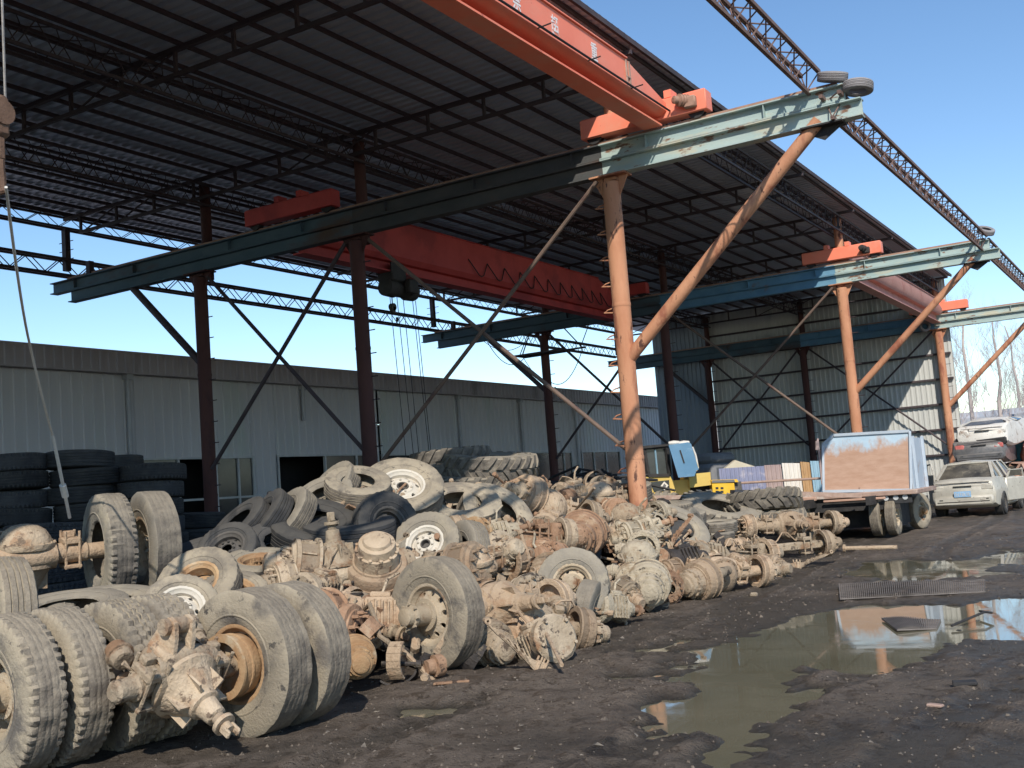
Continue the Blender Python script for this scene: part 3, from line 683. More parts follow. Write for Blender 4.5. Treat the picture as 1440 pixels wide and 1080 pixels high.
# roof sheet, ribs running across the shed
mb = MB(); y = -5.; prof = []
while y < 44.4:
    prof += [(y, 8.47), (y+.11, 8.47), (y+.135, 8.525), (y+.185, 8.525)]; y += .21
vs = []; xs = [-20.7, -16.5, -12.4, -9.5, -6.62]
for x in xs: vs += [(x, yy, z) for yy, z in prof]
n = len(prof); mb.add(vs, [(i*n+j, i*n+j+1, (i+1)*n+j+1, (i+1)*n+j) for i in range(len(xs)-1) for j in range(n-1)])
roof = sp('roof', mb, 'roof')
b = MB(); b.box((-16.85, 47.3, 8.5), (7.7, 5.6, .04)); sp('added_shade_roof', b, 'roof')  # added roof piece, out of view, that shades the far end of the hall
for k in range(23):
    x = -20.45+k*(20.45-6.8)/22; b = MB(); b.box((x, 19.7, 8.42), (.04, 49., .065)); sp('purlin', b, 'truss')
b = MB(); b.box((-6.63, 19.7, 8.46), (.05, 49.2, .09)); sp('eave_trim', b, 'truss')
def cross_truss(Y):
    b = MB(); zt, zb = 8.31, 7.93
    b.box((-13.6, Y, zt), (13.9, .07, .07)); b.box((-13.55, Y, zb), (13.0, .06, .06))
    xs = np.linspace(-20., -7.1, 12)
    for i, x in enumerate(xs):
        b.box((x, Y, (zt+zb)/2), (.05, .05, zt-zb-.06))
    for i in (0, 1, 5, 6, 10): b.bar((xs[i], Y+.03, zb), (xs[i+1], Y+.03, zt), .025)
    sp('roof_truss', b, 'truss')
for k in range(-1, 10):
    cross_truss(1.6+k*14.0/3)
def lattice(p, q, dep, wid, r=.022, pitch=.34, tri=False, m='truss', name='lattice_girder', upside=False):
    """box lattice: chords along the length and zigzag bars on every face"""
    p, q = Vector(p), Vector(q); d = (q-p); Ln = d.length; e = d/Ln; s = e.cross(Vector((0, 0, 1))).normalized(); u = s.cross(e)
    b = MB()
    if tri: cs = [Vector((0, 0, 0)), s*wid/2+u*dep, -s*wid/2+u*dep]
    else: cs = [s*wid/2, -s*wid/2, s*wid/2+u*dep, -s*wid/2+u*dep]
    for c in cs: b.bar(p+c, q+c, r*2, r*2)
    n = max(2, int(Ln/pitch)); pairs = [(0, 1), (0, 2), (1, 2)] if tri else [(0, 2), (1, 3), (2, 3)]
    for i in range(n):
        for (a, c) in pairs:
            if i % 2: a, c = c, a
            b.rod(p+cs[a]+e*Ln*i/n, p+cs[c]+e*Ln*(i+1)/n, r*.42, 5)
    return sp(name, b, m)
for x in (XL, XM, XR): lattice((x, -4, 7.8), (x, 43.9, 7.8), .42, .32, pitch=.3)
lattice((-20.5, -4, 8.06), (-20.5, 44, 8.13), .28, .18, pitch=.42)
lattice((-20.55, 1.6, 7.03), (-20.55, 43.6, 7.05), .36, .16, r=.03, pitch=.42, name='tie_lattice')
ylat = [(-3.95, 1.6, 6.95, 15.75, 6.92), (-3.62, 15.4, 6.44, 29.6, 6.68), (-3.6, 29.7, 6.62, 43.5, 6.72)]
for x, ya, za, yb, zb in ylat: lattice((x, ya, za), (x, yb, zb), .34, .26, r=.026, pitch=.3, tri=True, m='truss_lit', name='tie_lattice')
# crane runways: two steel joists one on the other, rail on top
def joist(b, x0, x1, y, z0, z1, w=.2):
    b.box(((x0+x1)/2, y, z0+.01), (x1-x0, w, .02)); b.box(((x0+x1)/2, y, z1-.01), (x1-x0, w, .02))
    b.box(((x0+x1)/2, y, (z0+z1)/2), (x1-x0, .016, z1-z0-.044))
def runway(Y, sx, mid, far):
    xa, xb = -21.0, (-3.45 if Y > 2 else -5.7)
    cuts = [xa, XL+.1, XM-.05, XR-.12, xb]
    mats = ['beam_teal_shaded', 'beam_teal_shaded', mid, far]
    for i in range(4):
        b = MB(); a0, a1 = cuts[i], cuts[i+1]
        joist(b, a0, a1-.004, Y, 6.68, 6.93)
        joist(b, a0+(.6 if i == 0 else 0), (a1 if i < 3 else a1+.22)-.004, Y, 6.415, 6.675)
        for x in np.arange(a0+.8, a1-.3, 1.9): b.box((x, Y-.05, 6.80), (.012, .085, .2))
        sp('runway_beam', b, mats[i])
    b = MB(); b.box(((xa+xb)/2+.2, Y, 6.935), (xb-xa-.6, .07, .012)); b.box(((xa+xb)/2+.2, Y, 6.965), (xb-xa-.6, .045, .05)); sp('crane_rail', b, 'rail')
    b = MB(); b.box((-19.75, Y, 7.08), (.12, .12, .3)); sp('end_stop', b, 'truss')
def column(x, Y, m, r=.15, top=True, rung=1, label=None):
    b = MB(); b.lathe([(0, r), (6.3, r)], 20, T((x, Y, 0)) @ Matrix.Rotation(R(-90), 4, 'Y'), cap=(True, True))
    for z in (1.9, 4.3): b.lathe([(0, r+.004), (.03, r+.008), (.06, r+.004)], 20, T((x, Y, z)) @ Matrix.Rotation(R(-90), 4, 'Y'))
    c = sp('column', b, m, label)
    h = MB(); h.box((x, Y, 6.4), (.62, .3, .026))
    for s in (-1, 1):
        h.add([(x+s*r*.95, Y-.008, 6.385), (x+s*.31, Y-.008, 6.385), (x+s*r*.95, Y-.008, 6.05), (x+s*r*.95, Y+.008, 6.385), (x+s*.31, Y+.008, 6.385), (x+s*r*.95, Y+.008, 6.05)], [(0, 1, 2), (5, 4, 3), (0, 3, 4, 1), (1, 4, 5, 2), (2, 5, 3, 0)])
    obj('column_head', h, M[m], c)
    for z in np.arange(1.7, 6.1, .42):
        g2 = MB()
        if rung > 0: g2.rod((x+r*.9, Y, z), (x+r+.16, Y, z), .011, 5)
        else: g2.tube([(x-r*.9, Y-.05, z), (x-r-.14, Y-.05, z+.02), (x-r-.13, Y+.05, z+.07), (x-r*.9, Y+.06, z+.1)], .012, 5)
        if Y > 2: obj('ladder_rung', g2, M['truss'] if rung > 0 else M[m], c)
    if top:
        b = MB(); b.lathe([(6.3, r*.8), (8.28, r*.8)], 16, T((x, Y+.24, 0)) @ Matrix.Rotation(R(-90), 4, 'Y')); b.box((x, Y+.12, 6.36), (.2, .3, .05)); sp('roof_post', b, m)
for Y in (Y0, Y1, Y2, Y3):
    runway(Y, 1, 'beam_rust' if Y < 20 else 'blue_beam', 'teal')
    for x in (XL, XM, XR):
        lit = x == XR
        column(x, Y, 'column_lit' if lit else 'column_shaded', .143 if lit else .135, rung=-1 if lit and Y == Y1 else 1,
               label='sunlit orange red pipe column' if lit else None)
    b = MB(); b.rod((XL-.05, Y, 4.55), (-18.4, Y, 6.41), .075, 12); sp('strut', b, 'truss')
    if Y > 2:
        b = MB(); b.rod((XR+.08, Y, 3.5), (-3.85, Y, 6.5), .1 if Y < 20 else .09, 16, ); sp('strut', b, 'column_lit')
        b = MB(); b.box((-3.8, Y, 6.4), (.6, .3, .024)); b.add([(-4.15, Y-.01, 6.39), (-3.5, Y-.01, 6.39), (-3.8, Y-.01, 6.2), (-4.15, Y+.01, 6.39), (-3.5, Y+.01, 6.39), (-3.8, Y+.01, 6.2)], [(0, 1, 2), (5, 4, 3), (0, 3, 4, 1), (1, 4, 5, 2), (2, 5, 3, 0)]); sp('strut_plate', b, 'chassis')
        def br(p, q, dy, r, m): bb = MB(); bb.rod((p[0], Y+dy, p[1]), (q[0], Y+dy, q[1]), r, 8); sp('cross_brace', bb, m)
        br((XL+.2, 6.3), (XM-.1, 2.45), .02, .04, 'truss'); br((XL+.15, 2.45), (XM-.2, 6.3), -.07, .04, 'truss')
        br((XM+.2, 6.35), (XR-.12, 2.05), .03, .036, 'brace' if Y < 40 else 'truss'); br((XM+.15, 2.1), (XR-.2, 6.35), -.08, .036, 'brace' if Y < 40 else 'truss')
for y in (Y1, Y2, Y3):
    b = MB(); b.box((-20.52, y, 7.62), (.13, .13, .95))
    for z in (7.4, 7.6, 7.8): b.rod((-20.75, y, z), (-20.28, y, z), .01, 5)
    sp('lattice_post', b, 'truss')
# stage hanging under the second runway, slack cables
b = MB(); b.box((-16.5, Y2-.15, 5.72), (1.5, .7, .05)); b.box((-15.75, Y2, 5.74), (1.5, .08, .05))
for x in (-17.25, -15.1): b.rod((x, Y2, 5.74), (x+.35 if x < -16 else x-.6, Y2, 6.45), .02, 5); b.rod((x+.1, Y2-.3, 5.74), (x+.3, Y2, 6.45), .015, 5)
sp('hanging_stage', b, 'truss')
b = MB()
def sag(p, q, s, n=12): p, q = Vector(p), Vector(q); return [p.lerp(q, t/n)-Vector((0, 0, s*4*(t/n)*(1-t/n))) for t in range(n+1)]
b.tube(sag((-18.5, Y2, 6.4), (-17.1, Y2, 5.75), .5), .012, 5); b.tube(sag((-15.1, Y2, 5.7), (-16.4, Y2, 4.9), .5), .012, 5); b.tube(sag((-18.6, Y2, 6.4), (-16.9, Y2, 6.3), .35), .01, 5)
b.tube(sag((-17.2, Y2, 5.7), (-16.5, Y2, 4.8), .1), .01, 5)
sp('slack_cable', b, 'black')
# end wall with girts
def ribbed(x0, x1, y, z0, z1, pitch=.19, axis='x'):
    pr = []; x = x0
    while x < x1: pr += [(x, 0), (x+.1, 0), (x+.12, .028), (x+.165, .028)]; x += pitch
    pr = [(min(p, x1), o) for p, o in pr]
    vs = []
    for z in (z0, z1): vs += [((p, y-o, z) if axis == 'x' else (y+o, p, z)) for p, o in pr]
    n = len(pr); m = MB(); m.add(vs, [(j, j+1, n+j+1, n+j) for j in range(n-1)]); return m
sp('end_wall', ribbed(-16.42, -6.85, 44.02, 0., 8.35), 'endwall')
sp('end_wall', ribbed(-19.0, -16.44, 44.02, 0., 8.35), 'endwall_skylit', 'end wall bay without girts, tinted blue grey for skylight')
for k in range(8):
    b = MB(); b.box((-11.65, 43.92, .75+k*.95), (9.5, .1, .07)); sp('girt', b, 'truss')

# ------------------------------------------------------------------ the low hall on the left
hall = thing('long_hall', 'long low grey clad hall with dark windows behind the shed on the left', 'building', T((-22, 30, 0)))
HI = hall.matrix_world.inverted()
def hp(name, mb, m, par=None, label=None): return obj(name, mb, M[m], par or hall, HI if par is None else None, label)
XB = -22.
op = [(18.4, 22.5, 1.35, 3.08), (23.45, 27.4, .3, 3.1), (28.3, 32.6, 1.35, 3.08), (37.4, 41.3, 1.3, 3.06), (42.2, 46.0, 1.3, 3.06), (47.5, 51., 1.3, 3.06)]
edges = [4.]+[e for o in op for e in o[:2]]+[60.]
for i in range(0, len(edges)-1, 2): hp('wall', ribbed(edges[i], edges[i+1], XB, 0, 5.16, .3, 'y'), 'hallwall')
for (a, c, z0, z1) in op:
    hp('wall', ribbed(a, c, XB, z1, 5.16, .3, 'y'), 'hallwall'); 
    if z0 > .2: hp('wall', ribbed(a, c, XB, 0, z0, .3, 'y'), 'hallwall')
hp('fascia', ribbed(4., 60., XB+.22, 5.17, 5.66, .25, 'y'), 'halltrim')
b = MB(); b.box((XB+.1, 32, 5.155), (.34, 56, .03)); b.box((XB-7, 32, 5.68), (14.5, 56.2, .04)); hp('roof', b, 'halltrim')
b = MB(); b.box((XB-14, 32, 2.8), (.1, 56, 5.6)); b.box((XB-7, 4.05, 2.8), (13.9, .1, 5.6)); b.box((XB-7, 59.95, 2.8), (13.9, .1, 5.6)); hp('back_wall', b, 'halltrim')
for wi, (a, c, z0, z1) in enumerate(op):
    b = MB(); b.box((XB-1.2, (a+c)/2, (z0+z1)/2), (.04, c-a+.6, z1-z0+.4)); hp('dark_interior', b, 'void')
    f = MB(); t = .055
    f.box((XB+.03, (a+c)/2, z1-t/2), (.09, c-a, t)); f.box((XB+.03, (a+c)/2, z0+t/2), (.09, c-a, t))
    zs = z0+.62
    xs2 = {0: [0, .34, .66, .86, 1], 1: [0, .52, .9, 1], 2: [0, .5, 1], 3: [0, .2, .82, 1], 4: [0, .3, .62, 1], 5: [0, .5, 1]}[wi]
    for q in xs2: f.box((XB+.03, a+t/2+(c-a-t)*q, (z0+z1)/2), (.085, t, z1-z0-2*t))
    if wi != 1: f.box((XB+.03, (a+c)/2, zs), (.075, c-a-2*t, t))
    w = hp('window', f, 'frame')
    for q0, q1 in zip(xs2[:-1], xs2[1:]):
        if (wi == 1 and q0 == 0) or (wi == 0 and q0 in (.34,)): continue
        ya, yb = a+t+(c-a-t)*q0, a+(c-a-t)*q1; pn = MB(); pn.box((XB+.02, (ya+yb)/2, (z0+z1)/2), (.008, yb-ya-.004, z1-z0-2*t-.004)); obj('pane', pn, M['glass'], w)
for y, z0 in ((18.27, 3.0), (24.6, 4.1), (32.83, .2), (37.5-.3, .2), (41.75, .2), (46.8, .2)):
    b = MB(); b.rod((XB+.11, y, z0), (XB+.11, y, 5.1), .06, 10); b.box((XB+.11, y, 5.08), (.18, .2, .14)); hp('downpipe', b, 'gutter')
    if z0 < 3.5: pass

# ------------------------------------------------------------------ travelling cranes
def crane(label, xg, xa, xb, Ya, Yb, m, zb, zt, wb, web=.27, fl=.13):
    c = thing('bridge_crane', label, 'crane', T((xg, Ya, 7.0)), None); ci = c.matrix_world.inverted()
    def cp(n, b, mm, par=None, lab=None): return obj(n, b, M[mm], par or c, ci if par is None else None, lab)
    b = MB()
    y0, y1 = Ya+.12, Yb-.12
    b.box((xg, (y0+y1)/2, zb+.014), (.3, y1-y0, .028)); b.box((xg, (y0+y1)/2, zb+.032+web/2), (.02, y1-y0, web))
    zc = zb+.03+web; hw = wb/2; tp = 1.4; ze = min(zb+.62, zc+fl+.25*(zt-zc-fl)+.02)
    vs = []
    for (yy, top) in ((y0, ze), (y0+tp, zt), (y1-tp, zt), (y1, ze)):
        vs += [(xg-hw*.62, yy, zc), (xg+hw*.62, yy, zc), (xg+hw, yy, zc+fl), (xg+hw, yy, top), (xg-hw, yy, top), (xg-hw, yy, zc+fl)]
    fs = [tuple(range(6)), tuple(range(18, 24))[::-1]]
    for i in range(3):
        for k in range(6): fs.append((i*6+(k+1) % 6, i*6+k, (i+1)*6+k, (i+1)*6+(k+1) % 6))
    b.add(vs, fs); b.box((xg, (y0+y1)/2, zt+.011), (wb+.06, y1-y0-2*tp, .018))
    g = cp('girder', b, m)
    for Y in (Ya, Yb):
        b = MB(); ln = xb-xa; b.cbox(((xa+xb)/2, Y, 7.215), (ln, .26, .31), .012); b.box(((xa+xb)/2, Y, 7.378), (ln*.98, .2, .014))
        for s in (-1, 1): b.box((xg+s*.28, Y, 7.44), (.12, .24, .12))
        e = cp('end_truck', b, m if m != 'crane_pink' else 'crane')
        b = MB()
        for x in (xa+.2, xb-.2): b.lathe([(-.06, .13), (-.03, .13), (-.03, .105), (.03, .105), (.03, .13), (.06, .13)], 20, T((x, Y, 7.095)) @ Matrix.Rotation(R(90), 4, 'Z'), cap=(True, True))
        obj('track_wheel', b, M['chassis'], e, ci @ Matrix.Identity(4)) if False else obj('track_wheel', b, M['chassis'], c, ci)
    b = MB(); xm = xb-.42; b.lathe([(-.12, .07), (.0, .085), (.16, .085), (.17, .06), (.24, .06), (.25, .03)], 16, T((xm, Ya-.16, 7.22)) @ Matrix.Rotation(R(-100), 4, 'Z'), cap=(True, True)); b.cbox((xm+.04, Ya-.17, 7.17), (.2, .1, .16), .02)
    if m == 'crane_pink': cp('drive_motor', b, 'oily')
    return c, ci, g, cp
cA, ciA, gA, cpA = crane('bright orange red bridge crane with white characters over the near bay', -6.35, -7.6, -5.46, Y0, Y1, 'crane', 6.96, 7.57, .5, .12, .06)
# motor on the end the photograph shows
b = MB(); b.lathe([(-.14, .065), (-.02, .085), (.12, .085), (.13, .06), (.2, .06), (.21, .03)], 16, T((-5.78, Y1-.17, 7.24)) @ Matrix.Rotation(R(-125), 4, 'Z'), cap=(True, True)); b.cbox((-5.7, Y1-.17, 7.2), (.2, .1, .18), .02)
for k in range(5): b.lathe([(-.1+.05*k, .085), (-.1+.05*k, .098), (-.085+.05*k, .098), (-.085+.05*k, .085)], 14, T((-5.78, Y1-.17, 7.24)) @ Matrix.Rotation(R(-125), 4, 'Z'))
cpA('drive_motor', b, 'rail')
b = MB(); xr = -6.35+.25
b.rod((xr+.06, 2.4, 7.17), (xr+.06, Y1-.15, 7.15), .016, 6)
for y in np.arange(3.4, 15.2, 1.35): b.rod((xr-.02, y, 7.17), (xr+.18, y, 7.18), .01, 5)
cpA('festoon_track', b, 'black')
b = MB(); cy_ = 14.05; b.box((xr+.012, cy_, 7.37), (.02, .03, .36)); b.box((xr+.012, cy_+.1, 7.37), (.02, .03, .36)); b.box((xr+.016, cy_+.05, 7.3), (.02, .13, .02)); cpA('cable_clip', b, 'rustedge')
def on_face(px, py):
    v = ray(px, py); p = CP+v*((xr+.004)/v.x); return p.y, p.z
q1, q2, q3 = on_face(727, 7), on_face(781, 44), on_face(836, 77)
for ch, (y, zc_) in (('\u4e25', (2*q1[0]-q2[0], q2[1])), ('\u7981', q1), ('\u8d85', q2), ('\u91cd', q3)):
    cu = bpy.data.curves.new('character', 'FONT'); cu.body = ch; cu.size = .25; cu.align_x = 'CENTER'; cu.align_y = 'CENTER'; cu.extrude = .001; cu.offset = .004
    tmp = bpy.data.objects.new('tmp', cu); col.objects.link(tmp); bpy.context.view_layer.update()
    cm = bpy.data.meshes.new_from_object(tmp.evaluated_get(bpy.context.evaluated_depsgraph_get())); bpy.data.objects.remove(tmp); cm.materials.clear(); cm.materials.append(M['white_paint'])
    o = bpy.data.objects.new('painted_character', cm); col.objects.link(o); o.parent = gA
    o.matrix_local = T((xr+.004, y, min(7.43, max(7.33, zc_)))) @ Matrix(((0, 0, 1), (1, 0, 0), (0, 1, 0))).to_4x4() @ Matrix.Diagonal((.8, 1.1, 1, 1))
# hook block of the near crane
b = MB()
for dy in (-.04, .05): b.rod((-6.465, 4.43+dy, 4.35), (-6.42, 4.4+dy, 7.0), .009, 6)
cpA('hoist_rope', b, 'rope')
b = MB(); b.cbox((-6.465, 4.43, 4.3), (.09, .13, .3), .03); b.lathe([(-.055, .085), (.055, .085)], 18, T((-6.465, 4.43, 4.32)), cap=(True, True)); b.cbox((-6.465, 4.43, 4.08), (.05, .07, .18), .02)
b.tube([(-6.465, 4.43, 4.0), (-6.465, 4.43, 3.93), (-6.465, 4.436, 3.87), (-6.465, 4.435, 3.79), (-6.47, 4.38, 3.76), (-6.47, 4.33, 3.8)], .028, 8)
cpA('hook_block', b, 'hookrust')
cB, ciB, gB, cpB = crane('dull red bridge crane with electric hoist in the shaded middle bay', -13.88, -15.0, -12.8, Y1, Y2, 'crane_old', 6.36, 7.44, .46, .2, .1)
b = MB(); pts = []
y = 21.3; k = 0
while y < 28.6:
    pts += [(-13.63, y, 7.02), (-13.60, y+.2, 6.82), (-13.60, y+.38, 6.68), (-13.60, y+.48, 6.66), (-13.60, y+.58, 6.70)]; y += .82-.03*k; k += 1
b.tube(pts, .014, 5); cpB('festoon_cable', b, 'black')
HY = .55; HZ = -.28
h = MB(); h.lathe([(-.38, .05), (-.37, .19), (-.08, .2), (-.07, .17), (.36, .17), (.37, .21), (.62, .2), (.63, .08)], 20, T((-13.9, 18.2+HY, 6.33+HZ)) @ Matrix.Rotation(R(90), 4, 'Z'), cap=(True, True)); h.cbox((-13.9, 18.1+HY, 6.58+HZ), (.42, .5, .26), .03); h.cbox((-13.62, 18.4+HY, 6.36+HZ), (.14, .3, .3), .02)
for s in (-1, 1): h.box((-13.9+s*.19, 18.05+HY, 6.72+HZ), (.03, .45, .22))
hb = cpB('electric_hoist', h, 'hoist')
b = MB(); b.cbox((-13.9, 18.05+HY, 5.86+HZ), (.1, .12, .16), .02); b.lathe([(-.05, .08), (.05, .08)], 14, T((-13.9, 18.05+HY, 5.92+HZ)), cap=(True, True)); b.rod((-13.9, 18.05+HY, 5.95+HZ), (-13.9, 18.05+HY, 6.2+HZ), .012); b.cbox((-13.88, 18.16+HY, 5.66+HZ), (.05, .05, .1), .01); cpB('hook_block', b, 'hoist')
b = MB()
for dy, dx in ((-.02, 0), (.2, .02), (.45, 0), (.75, .03), (.9, 0)): b.tube(sag((-13.9+dx, 18.0+HY+dy, 6.15+HZ), (-13.85+dx*2, 18.15+HY+dy, 2.0), .0, 3), .008, 5)
cpB('pendant_cable', b, 'black')
cC, ciC, gC, cpC = crane('faded pink bridge crane with orange end trucks over the far bay', -7.2, -8.15, -6.05, Y2, Y3, 'crane_pink', 6.62, 7.4, .5)
# bumper tyres tied on the runway ends
for i, (x, y, z, n, lab) in enumerate(((-3.6, Y1, 7.08, (.25, -.2, 1), 'grey tyre tied on top of the near runway end'), (-3.28, Y1+.05, 6.86, (.1, .1, 1), 'grey tyre hung at the tip of the near runway, lower of its pair'), (-3.5, Y2, 7.16, (.5, -.5, 1), 'grey tyre tied on the second runway end'), (-7.62, Y3-.25, 6.55, (.55, -.8, .1), 'small grey tyre hanging beside the farthest lit column head'))):
    tyre(lab, 'tiny', 'rib', 'bumper', (x, y, z), n)
# ------------------------------------------------------------------ stacks of dark tyres at the back left
ORD = ['lowest', 'second lowest', 'third from the bottom', 'fourth from the bottom', 'fifth from the bottom', 'sixth from the bottom', 'seventh from the bottom', 'eighth from the bottom', 'ninth from the bottom', 'tenth from the bottom', 'eleventh from the bottom']
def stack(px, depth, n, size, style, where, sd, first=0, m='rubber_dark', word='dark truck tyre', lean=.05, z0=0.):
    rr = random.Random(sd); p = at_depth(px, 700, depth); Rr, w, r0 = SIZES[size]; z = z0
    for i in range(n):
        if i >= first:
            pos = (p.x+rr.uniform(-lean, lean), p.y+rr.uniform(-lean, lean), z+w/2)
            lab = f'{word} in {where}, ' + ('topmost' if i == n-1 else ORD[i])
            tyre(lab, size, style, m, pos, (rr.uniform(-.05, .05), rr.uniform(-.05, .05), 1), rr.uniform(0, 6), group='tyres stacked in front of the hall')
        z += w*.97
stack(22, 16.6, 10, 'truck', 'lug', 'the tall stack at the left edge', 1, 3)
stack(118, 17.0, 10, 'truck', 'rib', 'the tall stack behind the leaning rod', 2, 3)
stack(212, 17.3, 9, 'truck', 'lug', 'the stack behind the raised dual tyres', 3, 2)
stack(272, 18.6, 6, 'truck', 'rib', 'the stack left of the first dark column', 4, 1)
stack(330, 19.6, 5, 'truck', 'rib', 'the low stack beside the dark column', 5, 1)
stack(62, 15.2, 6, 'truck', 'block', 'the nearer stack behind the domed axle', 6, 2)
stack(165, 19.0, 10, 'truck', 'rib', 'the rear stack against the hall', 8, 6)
# big lugged tyres
def at(px, py, d): return at_depth(px, py, d)
TG = 'big lugged tractor tyres'
tyre('big lugged tractor tyre lying on top of the centre pile', 'tractor', 'tractor', 'rubber_lit', at(690, 656, 17.8), (.12, -.05, 1), .2, 1, TG, 'tractor_tyre')
tyre('lugged tractor tyre lying below the top one of the centre pile', 'tractor', 'tractor', 'rubber_lit', at(668, 683, 17.7), (.08, -.08, 1), .5, 1, TG, 'tractor_tyre')
tyre('lugged tyre half in shade left of the top tractor tyre', 'loader', 'tractor', 'rubber_lit', at(634, 651, 18.4), (-.05, 0, 1), .9, 1, TG, 'tractor_tyre')
tyre('lugged tyre half in shade, lower left of the top tractor tyre', 'loader', 'tractor', 'rubber_lit', at(622, 674, 18.2), (-.02, .05, 1), 1.4, 1, TG, 'tractor_tyre')
tyre('chevron tractor tyre tilted beside the yellow loader', 'tractor', 'tractor', 'rubber_lit', at(1012, 722, 20.6), nrm(32, 68), .3, 2, TG, 'tractor_tyre')
tyre('chevron tractor tyre lying flat left of the truck bed', 'tractor', 'tractor', 'rubber_lit', at(1071, 708, 21.2), (-.1, .12, 1), .7, 2, TG, 'tractor_tyre')
tyre('chevron tractor tyre lying under the flat one left of the truck', 'tractor', 'tractor', 'rubber_lit', at(1076, 731, 21.2), (.02, .0, 1), .1, 2, TG, 'tractor_tyre')
# ------------------------------------------------------------------ loose tyres and wheels on the heap
H = on_heap
TL = [  # label, size, style, material, x, y, face angle, tilt, height over the heap
 ('large bare dusty tyre lying tilted in the middle of the heap', 'truck', 'smooth', 'rubber_pale', 648, 714, 18, 62, .14),
 ('bare tyre slumped behind and right of the tilted bare tyre', 'truck', 'smooth', 'rubber_pale', 697, 727, 40, 42, .1),
 ('grey tyre standing half buried left of the paired brake drums', 'light', 'rib', 'rubber_lit', 655, 782, -58, 12, .12),
 ('small ribbed tyre of the slanted pair, upper one', 'light', 'rib', 'rubber_pale', 503, 684, 22, 62, .28),
 ('small ribbed tyre of the slanted pair, lower one', 'light', 'rib', 'rubber_pale', 512, 703, 22, 62, .1),
 ('flattened grey tyre draped left of the slanted pair', 'light', 'smooth', 'rubber_lit', 455, 706, -20, 50, .02),
 ('dusty tyre leaning left of the slanted pair near the hall', 'light', 'rib', 'rubber_lit', 468, 690, -50, 40, .02),
 ('dark tyre with a sunlit crown left of the slanted pair', 'light', 'rib', 'rubber_lit', 405, 731, -52, 38, .12),
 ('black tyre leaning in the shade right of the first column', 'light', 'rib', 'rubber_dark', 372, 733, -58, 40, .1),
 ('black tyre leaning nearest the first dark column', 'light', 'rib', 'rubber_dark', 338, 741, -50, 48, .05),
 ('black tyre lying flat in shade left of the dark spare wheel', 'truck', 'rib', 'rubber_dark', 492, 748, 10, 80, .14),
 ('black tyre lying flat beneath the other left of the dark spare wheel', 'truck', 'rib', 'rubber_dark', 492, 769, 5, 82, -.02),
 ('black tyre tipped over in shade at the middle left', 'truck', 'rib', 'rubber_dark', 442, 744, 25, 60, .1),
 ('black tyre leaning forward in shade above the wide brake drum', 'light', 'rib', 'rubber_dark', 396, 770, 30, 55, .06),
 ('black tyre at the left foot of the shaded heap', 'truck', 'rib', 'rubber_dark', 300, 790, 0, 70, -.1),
 ('thin dusty tyre lying flat under the raised dual tyres', 'truck', 'rib', 'rubber_lit', 95, 868, 10, 80, -.02),
 ('dusty tyre lying flat right under the raised axle', 'truck', 'rib', 'rubber_lit', 150, 862, 20, 78, -.05),
 ('dusty tyre standing at the left picture edge under the domed axle', 'truck', 'rib', 'rubber_pale', 2, 880, -50, 5, .22),
 ('truck tyre lying flat at the foot of the sunlit column', 'truck', 'lug', 'rubber_lit', 930, 719, 0, 86, .06),
 ('truck tyre under the flat one at the foot of the sunlit column', 'truck', 'rib', 'rubber_lit', 918, 735, 0, 84, -.05),
 ('worn truck tyre left of the foot of the sunlit column', 'truck', 'rib', 'rubber_lit', 872, 693, -10, 80, .2),
 ('lugged truck tyre lying flat just left of the chevron tyre', 'truck', 'lug', 'rubber_lit', 948, 730, 10, 82, .02),
 ('slumped grey tyre leaning in front of the chevron tyre', 'truck', 'smooth', 'rubber_lit', 950, 748, 30, 48, .1),
 ('small tyre of the neat stack before the chevron tyre, upper one', 'small', 'rib', 'rubber_lit', 1008, 741, 0, 86, .12),
 ('small tyre of the neat stack before the chevron tyre, lower one', 'small', 'rib', 'rubber_lit', 1004, 757, 0, 88, -.02),
 ('small tyre standing on edge beside the neat little stack', 'small', 'rib', 'rubber_lit', 976, 744, 62, 15, .12),
 ('torn tyre casing curling in front of the banded wheel', 'light', 'smooth', 'rubber_lit', 826, 868, 72, -12, .02),
 ('black tyre lying deep in the heap behind the wide hub', 'truck', 'rib', 'rubber_dark', 790, 772, 15, 40, -.12),
 ('black tyre crushed behind the pale hub end', 'truck', 'rib', 'rubber_dark', 968, 776, 40, 35, -.1),
 ('black tyre buried behind the single big wheel', 'truck', 'rib', 'rubber_dark', 545, 842, 20, 30, -.16),
 ('dark tyre buried below the slanted drum', 'truck', 'rib', 'rubber_dark', 470, 840, -20, 40, -.2)]
for lab, size, style, m, x, y, a, t, off in TL:
    tyre(lab, size, style, m, H(x, y, off), nrm(a, t), random.uniform(0, 6), 1, name='tyre')
